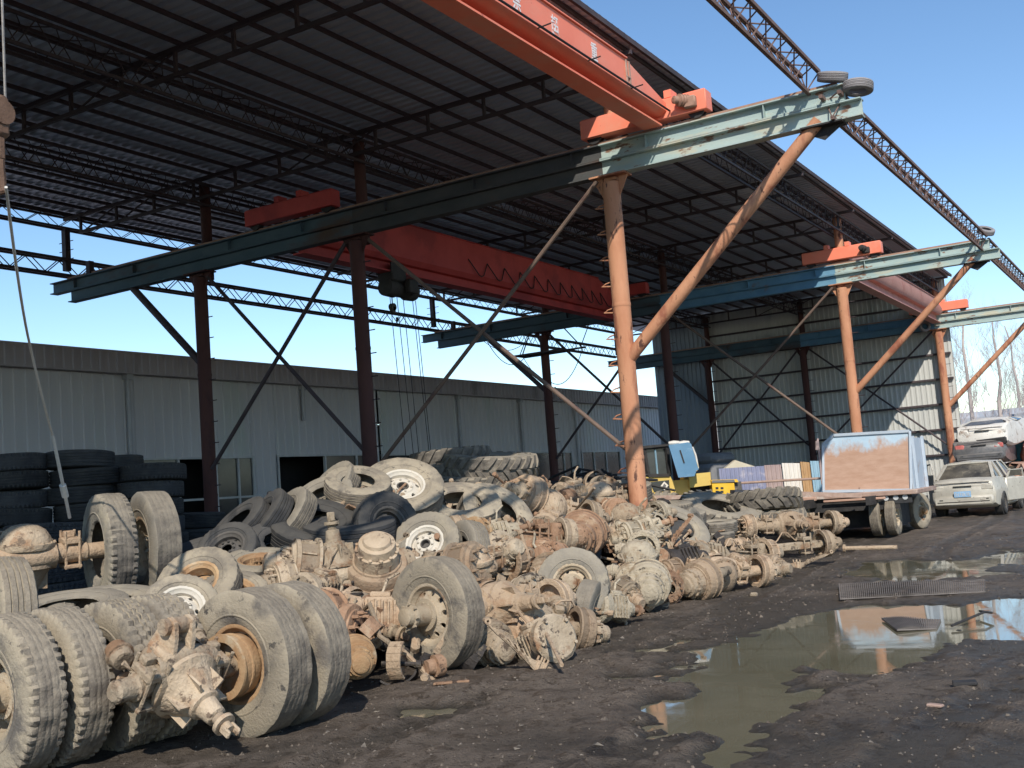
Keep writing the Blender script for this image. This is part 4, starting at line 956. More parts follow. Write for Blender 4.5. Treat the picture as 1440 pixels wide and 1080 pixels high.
WL = [  # label, size, style, tyre mat, rim mat, x, y, face, tilt, off, disc, holes, hub
 ('dusty white rimmed wheel tilted on the very top of the heap', 'truck', 'smooth', 'rubber_pale', 'rim_white', 566, 690, 14, 48, .2, .16, 6, -1),
 ('black wheel with dark rim standing below the white rimmed one', 'light', 'rib', 'rubber_dark', 'rim_dark', 543, 741, 38, 14, .2, .1, 6, -1),
 ('wheel with pale rim half in shade right of the black wheel', 'light', 'rib', 'rubber_lit', 'rim_white', 600, 768, -12, 34, .16, .12, 6, -1),
 ('small black wheel with rim lying in the shade at mid left', 'small', 'rib', 'rubber_dark', 'rim_dark', 321, 775, -8, 42, .12, .1, 8, 0),
 ('small wheel with orange rust rim dish below the shaded wheel', 'light', 'rib', 'rubber_pale', 'rim_rust', 280, 823, -6, 42, .16, -.25, 8, 0),
 ('small wheel with rusty rim leaning right of the orange dish wheel', 'small', 'rib', 'rubber_pale', 'rim_rust', 328, 840, 18, 58, .1, .1, 6, 0),
 ('narrow wheel lying almost flat above the leaning rusty rim wheel', 'light', 'rib', 'rubber_lit', 'rim_rust', 365, 798, 20, 74, .12, .1, 8, 0),
 ('small wheel with white rim in front of the orange dish wheel', 'small', 'rib', 'rubber_pale', 'rim_white', 254, 860, 22, 36, .16, .12, 6, -1),
 ('banded grey wheel with pale rim ring standing behind torn casing', 'light', 'rib', 'rubber_lit', 'rim', 806, 822, -8, 10, .28, .1, 8, .12)]
for lab, size, style, m, rim, x, y, a, t, off, dd, nh, hub in WL:
    wheel(lab, size, style, m, rim, H(x, y, off), nrm(a, t), random.uniform(0, 6), d=dd, nh=nh, hub=hub, worn=1)
# ------------------------------------------------------------------ axles
def away(a, t=0): return -nrm(a-180+180, t) if False else (HF*math.cos(R(a))+HR*math.sin(R(a)))*math.cos(R(t))+Vector((0, 0, math.sin(R(t))))
dA = away(38)
p1 = at(14, 1012, 7.05); p1.z = .5
axle('short axle on four worn tyres at the bottom left corner', p1+dA*.52, dA, L=1.0, m='mud', drums=(None, None), hubs=(None, None), hoses=False, dome='y', group=None,
     wheels=[(-.52, 'truck', 'lug', 'rubber_pale', 'rim', -.05, 10, .13, -1), (-.19, 'truck', 'lug', 'rubber_pale', None, 0, 10, 0, -1), (.24, 'truck', 'block', 'rubber_pale', None, 0, 10, 0, 1), (.55, 'truck', 'block', 'rubber_pale', 'rim', -.1, 10, 0, 1)])
dB = away(33); p5 = at(350, 955, 7.75); p5.z = .5
axB_ = axle('broken half axle with dual smooth tyres and caked carrier in the foreground', p5-dB*.62, dB, L=1.0, m='mud', drums=(None, 0), hubs=(None, None), dome='y', dm=('mud', 'rim_rust'),
     up=Vector((.65, -.1, 1)), wheels=[(.62, 'truck', 'smooth', 'rubber_pale', 'rim_rust', .28, 10, 0, -1), (1.02, 'truck', 'smooth', 'rubber_pale', 'rim', .1, 10, 0, 1)])
b = MB()
for s in (-.07, .07): b.prism([(-.14, .08), (.14, .08), (.09, .3), (.05, .36), (-.02, .36), (-.07, .28)], s-.015, s+.015)
b.lathe([(-.12, .055), (.12, .055)], 16, T((0, .03, .3)), cap=(True, True)); b.cbox((0, -.02, .13), (.3, .2, .1), .02)
obj('torque_rod_bracket', b, M['mud'], axB_, T((-.06, .08, .05)))
dC = away(54); p7 = at(152, 772, 11.3)
axle('raised axle with domed cover and dual tyres above the left heap', p7-dC*.80, dC, L=1.5, m='mud', drums=(0, None), hubs=(1, None), dome='z', scale=1.1, up=Vector((.12, .05, 1)),
     wheels=[(.74, 'truck', 'lug', 'rubber_lit', None, 0, 10, 0, -1), (1.14, 'truck', 'smooth', 'rubber_lit', 'rim', .1, 10, 0, 1)])
dD = away(42, -3); p9 = at(612, 874, 10.0); p9.z = .5
axle('axle with one big upright wheel and protruding hub at the heap front', p9+dD*.86, dD, up=Vector((-.1, .1, 1)), L=1.7, m='mud', drums=(None, 0), hubs=(None, 0), dome='y',
     wheels=[(-.84, 'truck', 'smooth', 'rubber_pale', 'rim', .3, 10, .27, -1)])
AX = [  # label, x, y, dir angle, tilt, off, L, kind, mats, drums, hubs, dome, roll
 ('axle with two wide stepped drums left of the upright wheel', 474, 806, 62, 3, .22, 1.15, 'drive', ('mud', 'mud'), (0, 0), (0, 1), '-z', 0),
 ('caked axle half hidden behind the dual smooth tyres', 500, 868, 20, -10, .1, 1.3, 'drive', ('mud', 'mudrust'), (1, 0), (0, 1), 'y', 20),
 ('axle housing with long nose pointing at the yard, right of the upright wheel', 735, 874, 70, -14, .2, 1.3, 'drive', ('mud', 'mud'), (1, 0), (0, 0), 'y', 35),
 ('axle with ribbed twin drums behind the upright wheel', 660, 800, 48, 5, .18, 1.3, 'drive', ('mud', 'mud'), (1, 1), (0, 0), 'z', 10),
 ('axle crowned by a round hub at the highest point of the heap', 770, 716, 60, -12, .16, 1.5, 'drive', ('mud', 'mud'), (0, 0), (2, 0), '-y', -10),
 ('axle with rusty red ringed drum in the centre of the heap', 800, 766, 30, 8, .16, 1.5, 'drive', ('mud', 'mudrust'), (0, 1), (1, 0), 'z', 0),
 ('pale axle with white hub end pointing at the yard', 898, 792, 12, 12, .2, 1.6, 'drive', ('mudpale', 'mudpale'), (0, 0), (1, 0), 'z', 0),
 ('axle lying along the heap edge with pink rusty drum', 1008, 806, 66, -3, .16, 1.5, 'drive', ('mud', 'mud'), (1, 0), (1, 0), '-y', 25),
 ('rear axle of the parallel pair near the truck, farther one', 1112, 738, 76, -2, .22, 1.75, 'drive', ('mud', 'mud'), (0, 0), (None, 0), 'y', 0),
 ('rear axle of the parallel pair near the truck, nearer one', 1100, 770, 74, 0, .2, 1.6, 'trailer', ('mud', 'mud'), (0, 0), (None, 0), None, 0),
 ('axle tangled under the flat tyres below the sunlit column', 880, 735, 55, 5, .15, 1.4, 'drive', ('mud', 'mudpale'), (1, 0), (0, 2), 'z', 0),
 ('bare steering axle beam across the middle of the heap', 720, 752, 66, -6, .2, 1.5, 'beam', ('mudrust', 'mud'), (0, 0), (0, 1), None, 0),
 ('bare steering axle beam below the neat little tyre stack', 1030, 780, 60, -4, .12, 1.4, 'beam', ('mud', 'mud'), (0, 1), (1, 0), None, 0),
 ('axle on the back slope between hub crown and column', 842, 704, 48, 0, .18, 1.5, 'drive', ('mud', 'mudrust'), (0, 0), (0, 1), 'z', 0)]
for lab, x, y, a, t, off, L, kind, ms, dr, hu, dome, roll in AX:
    d = away(a, t); up = Matrix.Rotation(R(roll), 3, d) @ Vector((0, 0, 1))
    axle(lab, H(x, y, off), d, up, L=L, kind=kind, m=ms[0], m2=ms[1], drums=dr, hubs=hu, dome=dome)
DR = [  # label, x, y, face, tilt, mat, drum style, hub style, off, scale
 ('big stepped drum facing up, front of the twin drum axle', 530, 803, 12, 52, 'mud', 0, 1, .3, 1.45),
 ('wide drum seen edge on left of the stepped drum', 424, 798, -68, 12, 'mud', 1, 0, .25, 1.3),
 ('round hub drum perched right of the tractor tyres', 741, 695, -42, 18, 'mud', 0, 2, .32, 1.25),
 ('rust ringed drum with fat hub in the middle of the heap', 818, 752, -12, -10, 'mudrust', 0, 1, .3, 1.35),
 ('ribbed drum behind the upright wheel, left of two', 660, 800, 62, 10, 'mud', 1, None, .25, 1.3),
 ('ribbed drum behind the upright wheel, right of two', 700, 780, 48, 14, 'mud', 1, 0, .25, 1.2),
 ('small ochre hub left of the banded wheel', 668, 748, -30, 20, 'rim_rust', 1, 0, .22, .8),
 ('pale hub end nearest the yard at the heap foot', 911, 822, -6, -14, 'mudpale', 0, 1, .22, 1.25),
 ('orange rusted drum between the two pale hub ends', 938, 826, 20, -10, 'mudrust', 1, None, .1, .95),
 ('fat pale hub pointing left along the heap foot', 985, 816, -48, -6, 'mud', 0, 1, .2, 1.2),
 ('round drum open side up on the ridge before the column', 850, 694, 20, 35, 'mud', 0, None, .24, 1.35),
 ('rusty drum with orange cap below the ridge drum', 868, 722, 34, 5, 'mudrust', 0, 0, .22, 1.05),
 ('pale ribbed drum of the cluster above the pale hub end', 886, 756, -70, 0, 'mudpale', 1, 0, .24, 1.0),
 ('pale drum lying right of the pale ribbed drum', 912, 768, 66, 5, 'mudpale', 1, None, .24, 1.0),
 ('drum with torn plates at the top of the pale cluster', 920, 738, 50, 35, 'mudpale', 0, None, .26, 1.2),
 ('mud filled drum low beside the torn casing', 880, 838, 40, -20, 'mud', 1, 0, .1, .9),
 ('half buried drum under the domed nose housing', 690, 905, 35, -10, 'mud', 0, 1, .1, 1.0),
 ('ochre hub lying at the ground left of the upright wheel', 500, 925, 20, -8, 'rim_rust', 0, 1, .1, .8),
 ('drum seen edge on behind the second dual tyre', 486, 892, 72, 0, 'mudrust', 0, None, .12, 1.25),
 ('drum at the right end of the heap foot axle', 1086, 800, 55, 0, 'mud', 1, 0, .1, 1.0),
 ('brown drum in front of the buried tyre at mid heap', 770, 812, -25, -8, 'mud', 1, 1, .14, 1.1),
 ('small drum above the banded wheel', 776, 785, -40, 20, 'mudrust', 0, 0, .16, .95),
 ('yellowish drum behind the long nose housing', 748, 838, 35, 20, 'mud', 0, None, .2, 1.1)]
for lab, x, y, a, t, m, st, hu, off, s in DR:
    drum(lab, H(x, y, off), nrm(a, t), m, st, hu, scale=s, spin=random.uniform(0, 6))
GB = [('gearbox casing caked with clay on the ridge left of the ridge drum', 806, 697, 40, 'mud', 1.0), ('gearbox lying among pale drums above the hub end', 898, 745, 80, 'mudpale', 1.0),
      ('black oily gearbox between column tyres and pale drums', 965, 790, 60, 'oily', 1.0), ('gearbox wedged under the hub crown', 775, 740, 20, 'mud', .9),
      ('gearbox in the dark gap left of the upright wheel', 530, 868, 70, 'mud', 1.0), ('gearbox end by the ground right of the nose housing', 760, 905, -30, 'mud', .95),
      ('gearbox with pale ribs below the slumped grey tyre', 1005, 785, 75, 'mud', .9), ('gearbox at the foot of the torn casing', 862, 855, 50, 'mudpale', .8),
      ('small gearbox above the twin ribbed drums', 700, 752, 75, 'mudpale', .8), ('gearbox buried at the left of the stepped drum', 452, 830, 30, 'mud', .9)]
for i, (lab, x, y, a, m, s) in enumerate(GB): gearbox(lab, H(x, y, .14), away(a, random.uniform(-15, 15)), m, i+3, s, up=(random.uniform(-.4, .4), random.uniform(-.4, .4), 1))
SPG = [('leaf spring sticking out above the stepped drum', 500, 785, 70, 12), ('leaf spring jutting right of the banded wheel', 842, 800, 55, -18), ('leaf spring in front of the nose housing', 765, 925, 75, -30), ('leaf spring lying between twin ribbed drums and crown', 735, 775, 35, 20), ('leaf spring under the parallel axles', 1120, 787, 78, 0), ('leaf spring propped on the pale cluster', 935, 760, 60, 25)]
for lab, x, y, a, t in SPG: leaf_spring(lab, H(x, y, .1), away(a, t), m='mud' if a > 60 else 'mudrust')
# rods, hoses and plates poking out of the heap
def rodthing(lab, p, q, r, m, name='steel_rod', cat='rod'):
    b = MB(); b.rod(p, q, r, 8); b.lathe([(-.02, r*1.8), (.02, r*1.8)], 8, T(p) @ frame(Vector(q)-Vector(p)), cap=(True, True))
    o = obj(name, b, M[m]); return tag(o, lab, cat)
rodthing('thin axle shaft lying on the mud right of the parallel axles', on_z(1188, 775)+Vector((0, 0, .05)), on_z(1262, 772)+Vector((0, 0, .03)), .04, 'mud', 'axle_shaft', 'shaft')
rodthing('long rod slanting across the nose housing', H(748, 850, .3), H(790, 935, .12), .018, 'mud')
rodthing('thin rod poking up on the ridge of the heap', H(800, 728, .1), at(836, 686, 14.6), .016, 'mud')
rodthing('bent bar on the shaded side near the hall', H(395, 712, .1), at(380, 695, 15.5), .05, 'rubber_dark', 'steel_bar', 'bar')
b = MB(); b.tube([H(505, 862, .2), H(520, 850, .35), H(528, 872, .3), H(534, 895, .2), H(548, 905, .2)], .022, 8); tag(obj('air_hose', b, M['mud']), 'pale curling hose hanging left of the upright wheel', 'hose')
b = MB(); b.tube([H(748, 735, .2), H(752, 752, .3), H(750, 765, .25), H(757, 775, .2)], .015, 8); tag(obj('air_hose', b, M['mudpale']), 'short white hose below the hub crown', 'hose')
# sling from the crane hook down to the raised axle
b = MB(); b.tube(sag((-6.4, 4.42, 3.8), at(42, 485, 9.4), .12, 8)+sag(at(42, 485, 9.4), at(74, 612, 10.6), .03, 6)[1:], .011, 6); sl = obj('lifting_sling', b, M['sling']); tag(sl, 'pale thin sling cable hanging from the crane hook to the raised axle', 'cable')
b = MB(); b.rod(at(74, 612, 10.6), at(98, 728, 11.2), .017, 8); b.rod(at(88, 682, 10.95), at(92, 698, 11.03), .035, 8); obj('sling_rod', b, M['sling'], sl)
b = MB(); rr = random.Random(5)
for k in range(40):
    x = rr.uniform(775, 885); c = at(x, rr.uniform(676, 695), 21.5+rr.uniform(-1, 1)); d = Vector((rr.uniform(-1, 1), rr.uniform(-1, 1), rr.uniform(-.3, .3))).normalized()*rr.uniform(.4, 1.)
    b.tube([c-d, c+Vector((0, 0, rr.uniform(0, .25))), c+d], .025, 5)
tag(obj('scrap_bars', b, M['chassis']), 'tangled black bars heaped before the hall windows', 'scrap bars', kind='stuff')
# the small stuff between the big pieces: brackets, shoes, bolts, pipes
b = MB(); rr = random.Random(21)
for k in range(760):
    Y = rr.uniform(7.6, 17.2); X = rr.uniform(-8.5, -5.5) if Y > 9.5 else rr.uniform(-7.6, -5.6)
    z = heap(X, Y)+rr.uniform(-.12, .2)*(1 if X < -6 else .4)
    if z < .02: z = .03
    b.cm = rr.choice((0, 0, 1, 2)); u = Vector((rr.gauss(0, 1), rr.gauss(0, 1), rr.gauss(0, .7))).normalized(); mx = T((X, Y, z)) @ frame(u, rr.uniform(0, 6)); q = rr.random(); s = rr.uniform(.6, 1.25); i0 = len(b.v)
    if q < .2: b.lathe([(-.2*s, .02), (.2*s, .02)], 7, mx, cap=(True, True)); b.lathe([(.2*s, .035), (.26*s, .035)], 8, mx, cap=(True, True))
    elif q < .38:      # brake shoe
        pts = [(.16*s*math.cos(t), .16*s*math.sin(t)) for t in np.linspace(-1, 1, 7)]
        for (a0, b0), (a1, b1) in zip(pts[:-1], pts[1:]): b.bar(mx @ Vector((a0, b0, 0)), mx @ Vector((a1, b1, 0)), .018, .13, mx.to_3x3() @ Vector((0, 0, 1)))
    elif q < .55: b.cbox((0, 0, 0), (.22*s, .10*s, .03), .008, mx); b.cbox((.09*s, 0, .05), (.03, .10*s, .1), .008, mx)
    elif q < .7: b.lathe([(-.05, .05), (-.05, .085), (.02, .085), (.025, .06), (.09, .055), (.09, .001)], 12, mx @ Matrix.Scale(s, 4), cap=(True, False))
    elif q < .85: b.tube([mx @ Vector(p) for p in ((-.2*s, 0, 0), (-.06, .05, .02), (.06, .03, .08), (.2*s, .06, .05))], .014, 6)
    else: b.cbox((0, 0, 0), (.16*s, .12*s, .09*s), .025, mx)
    b.rough(.007, 14, i0)
b.cm = 0
tag(obj('scrap_clutter', b, [M['mud'], M['mudrust'], M['oily']]), 'brackets, shoes, pipes and bolts filling the gaps of the heap', 'scrap', kind='stuff')
# small flakes on the mud
b = MB(); rr = random.Random(9)
for k in range(5200):
    X = rr.uniform(-6.3, 3.); Y = rr.uniform(3.6, 24.)
    s = rr.uniform(.004, .014)*(1.9 if rr.random() < .06 else 1); z = float(ground_z(np.array([X]), np.array([Y]))[0]) if False else 0
    b.add([(X+s*rr.uniform(-1, 1)*1.5, Y+s*rr.uniform(-1, 1)*1.5, 0) for q in range(3)]+[(X, Y, s*.7)], [(0, 1, 3), (1, 2, 3), (2, 0, 3)])
xy = np.array([[v[0], v[1]] for v in b.v]); zg = ground_z(xy[:, 0], xy[:, 1]); b.v = [(v[0], v[1], v[2]+zz_+.002) for v, zz_ in zip(b.v, zg)]
keep = [i for i, f in enumerate(b.f) if zg[f[0]] > WATER+.012]
b.f = [b.f[i] for i in keep]; b.mi = [0]*len(keep)
tag(obj('scrap_flakes', b, M['debris']), 'small pale chips and flakes scattered over the black mud', 'debris', kind='stuff')
b = MB(); rr = random.Random(31)
for k in range(3400):
    X = rr.uniform(-6.2, 2.6); Y = 3.6+20*rr.random()**1.5
    s = rr.uniform(.006, .02)*(2. if rr.random() < .07 else 1); n_ = 5; a0 = rr.random()*6
    b.add([(X+s*rr.uniform(.7, 1.4)*math.cos(a0+i*6.283/n_), Y+s*rr.uniform(.7, 1.4)*math.sin(a0+i*6.283/n_), -s*.4) for i in range(n_)]+[(X+s*.3, Y, s*rr.uniform(.4, .8)), (X-s*.3, Y+s*.2, s*rr.uniform(.4, .8))], [(0, 1, 5), (1, 2, 5), (2, 6, 5), (2, 3, 6), (3, 4, 6), (4, 5, 6), (4, 0, 5)])
xy = np.array([[v[0], v[1]] for v in b.v]); zg = ground_z(xy[:, 0], xy[:, 1]); b.v = [(v[0], v[1], v[2]+zz_) for v, zz_ in zip(b.v, zg)]
keep = [i for i, f in enumerate(b.f) if zg[f[0]] > WATER+.01]; b.f = [b.f[i] for i in keep]; b.mi = [0]*len(keep)
M['clod'] = mat('dried mud clods', (.07, .055, .045), (.2, .165, .13), 2.5, .95, bump=.4, c3=(.05, .04, .034), thr=.55, s3=5.)
tag(obj('mud_clods', b, M['clod']), 'small dried mud clods all over the yard', 'mud', kind='stuff')
def chunk(lab, px, py, sx, sy, sz, m, rot, seed, name='scrap_piece', cat='scrap'):
    p = on_z(px, py); b = MB(); b.cbox((0, 0, sz/2), (sx, sy, sz), sz*.3); b.rough(min(sx, sy)*.18, 9+seed); o = obj(name, b, M[m], None, None, lab, cat)
    o.matrix_world = T((p.x, p.y, float(ground_z(np.array([p.x]), np.array([p.y]))[0])-.003)) @ Matrix.Rotation(rot, 4, 'Z')
chunk('dark flat scrap lying alone on the mud at the right', 1357, 966, .16, .09, .03, 'chassis', .3, 1)
chunk('small dark scrap below the flat one at the right', 1316, 996, .1, .05, .02, 'rustedge', -.3, 2)
chunk('thin rusty strip lying in front of the upright wheel', 636, 966, .3, .05, .02, 'mudrust', .5, 3)
chunk('pale stone beside the heap foot', 1060, 836, .1, .08, .05, 'mud', .2, 6, 'stone', 'stone')
# steel grating sheets on the mud
def grating(lab, corners, nu, nv, dz=.022):
    c = [on_z(*q)+Vector((0, 0, dz)) for q in corners]; b = MB()
    P = lambda u, v: (c[0]*(1-u)+c[1]*u)*(1-v)+(c[3]*(1-u)+c[2]*u)*v+Vector((0, 0, .015*math.sin(u*5)))
    for i in range(nu+1): b.bar(P(i/nu, 0), P(i/nu, 1), .008, .02)
    for j in range(nv+1): b.bar(P(0, j/nv), P(1, j/nv), .012, .012)
    tag(obj('steel_grating', b, M['mesh']), lab, 'grating')
grating('muddy steel grating lying beside the far edge of the big puddle', [(1182, 845), (1385, 833), (1385, 816), (1180, 824)], 70, 10)
grating('smaller grating sheet sunk in the puddle right of the reflection', [(1262, 884), (1316, 880), (1322, 868), (1240, 868)], 24, 8, -.012)
b = MB(); b.tube([on_z(1338, 880)+Vector((0, 0, .0)), on_z(1385, 868)+Vector((0, 0, .05)), on_z(1395, 866)+Vector((0, 0, .03)), on_z(1378, 862)+Vector((0, 0, .02))], .012, 6); tag(obj('bent_bar', b, M['chassis']), 'black bent bar lying at the right end of the puddle', 'bar')
# ------------------------------------------------------------------ vehicles
def local(px, py, d, inv): return inv @ at_depth(px, py, d)
# yellow loader, seen from the side between column and truck
DL = 24.8
o0 = at_depth(960, 690, DL); LO = T((o0.x, o0.y, 0)) @ Matrix(((HR.x, HF.x, 0), (HR.y, HF.y, 0), (0, 0, 1))).to_4x4()
ld = thing('wheel_loader', 'small yellow wheel loader with a blue panel standing between column and truck', 'loader', LO); LI = LO.inverted()
def lp(*pts): return [(lambda q: (q.x, q.z))(local(x, y, DL, LI)) for x, y in pts]
def ext(b, poly, v0, v1):
    n = len(poly); vs = [(u, v0, z) for u, z in poly]+[(u, v1, z) for u, z in poly]
    b.add(vs, [tuple(range(n)), tuple(range(n, 2*n))[::-1]]+[(i, n+i, n+(i+1) % n, (i+1) % n) for i in range(n)])
b = MB(); ext(b, lp((908, 672), (913, 668), (942, 668), (946, 676), (970, 674), (971, 700), (958, 704), (946, 700), (908, 698)), -.0, 1.4); obj('front_body', b, M['yellow'], ld)
b = MB(); ext(b, lp((968, 667), (998, 664), (999, 682), (969, 686)), -.12, 1.3); obj('engine_cover', b, M['yellow'], ld)
b = MB(); ext(b, lp((999, 679), (1030, 679), (1032, 700), (1001, 704)), -.2, 1.2); ext(b, lp((998, 675), (1034, 674), (1036, 678), (999, 679)), -.22, 1.25); e = obj('rear_hood', b, M['yellow_deep'], ld)
b = MB()
for k in range(2):
    for j in range(3):
        ext(b, lp((1004+7*k, 685+5*j), (1008+7*k, 685+5*j), (1008+7*k, 688+5*j), (1004+7*k, 688+5*j)), -.206, -.2)
obj('vent_louvre', b, M['chassis'], e)
b = MB(); ext(b, lp((999, 675.5), (1030, 674.5), (1031, 678), (999, 679)), -.226, -.22); obj('hood_trim', b, M['greybox'], e)
b = MB(); ext(b, lp((1028, 679), (1041, 677), (1043, 692), (1033, 699)), -.1, 1.0); obj('rear_grille', b, M['rim_dark'], ld)
b = MB(); ext(b, lp((972, 686), (1000, 683), (1002, 702), (974, 704)), .15, 1.2); obj('engine_bay', b, M['chassis'], ld)
cabp = [(906, 630), (938, 628), (942, 668), (912, 669)]
b = MB(); cp_ = lp(*cabp)
for v in (0., 1.25):
    for i in range(4):
        p, q = cp_[i], cp_[(i+1) % 4]; b.bar((p[0], v, p[1]), (q[0], v, q[1]), .07)
for p in cp_: b.bar((p[0], 0, p[1]), (p[0], 1.25, p[1]), .06)
ext(b, lp((903, 631), (941, 627), (941, 624), (904, 627)), -.08, 1.35); cab = obj('cab', b, M['chassis'], ld)
b = MB(); ext(b, lp((908, 632), (937, 630), (941, 666), (913, 667)), .05, 1.2); obj('cab_window', b, M['glass'], cab)
b = MB(); b.bar(*[(q[0], .02, q[1]) for q in lp((922, 632), (925, 667))], .03); obj('window_bar', b, M['p_blue'], cab)
b = MB(); ext(b, lp((913, 678), (941, 675), (942, 690), (920, 692)), -.012, -.004); obj('side_window', b, M['glass'], ld)
b = MB(); ext(b, lp((934, 677), (940, 682.5), (934.5, 689.5), (928.5, 684)), -.026, -.014); dm_ = obj('diamond_mark', b, M['p_white'], ld)
b = MB(); ext(b, lp((934.2, 680), (937, 683), (934.4, 686.5), (931.6, 683.8)), -.03, -.027); obj('diamond_centre', b, M['greybox'], dm_)
b = MB(); ext(b, lp((937, 627), (964, 623), (975, 662), (972, 670), (950, 672)), -.5, -.42); ext(b, lp((964, 623), (968, 625), (978, 661), (975, 662)), -.5, .3); bp = obj('blue_panel', b, M['bluepanel'], ld)
b = MB(); b.bar(*[(q[0], -.502, q[1]) for q in lp((952.5, 634), (958, 652))], .03, .03); obj('slot', b, M['chassis'], bp)
b = MB()
for x in (943, 957):
    c = lp((x, 624))[0]; b.lathe([(-.1, .045), (0, .065), (.1, .045)], 12, T((c[0]+.03, -.40, c[1])) @ Matrix.Diagonal((1.2, 1.2, .9, 1)), cap=(True, True))
obj('padding', b, M['pale'], bp)
b = MB(); b.tube([(q[0], .1, q[1]) for q in lp((966, 630), (976, 629), (980, 640), (983, 658), (978, 660))], .025, 6); obj('grab_rail', b, M['pale'], ld)
b = MB(); b.tube([(q[0], 0, q[1]) for q in lp((970, 641), (975, 642), (981, 656), (979, 662))], .03, 6); obj('exhaust_pipe', b, M['yellow'], ld)
b = MB(); ext(b, lp((908, 697), (968, 696), (968, 701), (908, 704)), -.35, 1.5); obj('running_board', b, M['rustedge'], ld)
for (x, v) in ((930, .05), (930, 1.5), (1016, .05), (1016, 1.3)):
    c = lp((x, 690))[0]; w = bpy.data.objects.new('wheel', None); col.objects.link(w); w.parent = ld; w.matrix_local = T((c[0], v, .62)) @ Matrix.Rotation(R(-90), 4, 'Z')
    add_tyre(w, 'loader', 'tractor', 'rubber_lit'); obj('rim', rim_mesh(.30, .42, .1, (8, 0)), M['yellow'], w)
# flat bed truck with a rusty steel body
tx = thing('flatbed_truck', 'old flatbed truck carrying a rust and pale blue steel body, seen from behind', 'truck', T((-5.9, 25.5, 0))); TI = tx.matrix_world.inverted()
def tp(n, b, m, par=None, lab=None): return obj(n, b, M[m], par or tx, TI if par is None else None, lab)
ZB = .96
b = MB(); b.cbox((-6.25, 24.9, ZB-.04), (3.1, 2.1, .1), .015); bed = tp('bed', b, 'rustedge')
b = MB(); b.cbox((-7.35, 23.83, ZB-.06), (1.1, .07, .09), .01); b.cbox((-6.0, 23.83, ZB-.13), (1.3, .05, .05), .01); tp('tail_beam', b, 'rustplate')
pnl = [on_y(x, y, 24.1) for x, y in ((1158, 691), (1281, 689), (1279, 606), (1172, 612), (1157, 626))]
b = MB(); n = len(pnl); vs = [(p.x, 24.1, p.z) for p in pnl]+[(p.x, 24.14, p.z) for p in pnl]
b.add(vs, [tuple(range(n)), tuple(range(n, 2*n))[::-1]]+[(i, n+i, n+(i+1) % n, (i+1) % n) for i in range(n)])
def plate_mat():
    m = bpy.data.materials.new('rust plate with faded blue paint'); m.use_nodes = True; nt = m.node_tree; L = nt.links; bs = nt.nodes['Principled BSDF']
    ge = _n(nt, 'ShaderNodeNewGeometry'); sx = _n(nt, 'ShaderNodeSeparateXYZ'); L.new(ge.outputs['Position'], sx.inputs[0])
    def nz(s, st=(1, 1, 1), det=6.):
        v = _n(nt, 'ShaderNodeVectorMath', operation='MULTIPLY'); v.inputs[1].default_value = st; L.new(ge.outputs['Position'], v.inputs[0])
        n = _n(nt, 'ShaderNodeTexNoise'); n.inputs['Scale'].default_value = s; n.inputs['Detail'].default_value = det; n.inputs['Roughness'].default_value = .7; L.new(v.outputs[0], n.inputs['Vector']); return n.outputs['Fac']
    def ramp(src, a, b, ca, cb):
        r = _n(nt, 'ShaderNodeValToRGB'); e = r.color_ramp.elements; e[0].position = a; e[1].position = b; e[0].color = (*ca, 1); e[1].color = (*cb, 1); L.new(src, r.inputs[0]); return r.outputs[0]
    rust = ramp(nz(5, (.6, 1, 2.5)), .3, .7, (.42, .25, .17), (.53, .35, .26)); blue = ramp(nz(3), .3, .7, (.36, .52, .66), (.52, .62, .7))
    # paint survives toward the top edge
    a = _n(nt, 'ShaderNodeMath', operation='MULTIPLY_ADD'); a.inputs[1].default_value = .62; a.inputs[2].default_value = -1.12; L.new(sx.outputs[2], a.inputs[0])
    s = _n(nt, 'ShaderNodeMath', operation='MULTIPLY_ADD'); s.inputs[1].default_value = 1.0; L.new(nz(1.5, (1.3, 1, .8)), s.inputs[0]); L.new(a.outputs[0], s.inputs[2])
    f = ramp(s.outputs[0], .55, .72, (0, 0, 0), (1, 1, 1))
    x = _n(nt, 'ShaderNodeMix', data_type='RGBA'); L.new(f, x.inputs[0]); L.new(rust, x.inputs[6]); L.new(blue, x.inputs[7])
    f2 = ramp(nz(9, (1, 1, .5), 4.), .68, .72, (0, 0, 0), (1, 1, 1)); y = _n(nt, 'ShaderNodeMix', data_type='RGBA'); L.new(f2, y.inputs[0]); L.new(x.outputs[2], y.inputs[6]); y.inputs[7].default_value = (.2, .11, .08, 1)
    L.new(y.outputs[2], bs.inputs['Base Color']); bs.inputs['Roughness'].default_value = .75
    return m
M['plate'] = plate_mat()
pl = tp('rear_plate', b, 'plate')
b = MB()
for i in range(n):
    p, q = pnl[i], pnl[(i+1) % n]; b.bar((p.x, 24.09, p.z), (q.x, 24.09, q.z), .05, .06)
tp('plate_frame', b, 'bluegrey')
b = MB(); xr_ = pnl[1].x+.03; b.box((xr_+.01, 24.85, 1.5), (.03, 1.3, 1.1)); b.box((xr_+.06, 24.4, 1.5), (.06, .06, 1.16)); b.box((xr_+.06, 25.4, 1.5), (.06, .06, 1.16)); tp('side_plate', b, 'bluegrey')
b = MB(); b.box((pnl[0].x-.01, 24.85, 1.45), (.03, 1.3, 1.)); b.box((-5.8, 25.5, 1.5), (1.9, .03, 1.1)); tp('side_plate', b, 'rustplate')
b = MB(); b.rod((pnl[4].x-.12, 24.05, 1.95), (pnl[4].x-.1, 24.05, 2.15), .04); b.bar((pnl[4].x-.1, 24.1, 1.2), (pnl[4].x-.1, 24.1, 2.2), .04); tp('body_bracket', b, 'p_mauve')
b = MB()
for x in (-6.9, -5.6): b.box((x, 26, .8), (.12, 5.2, .18))
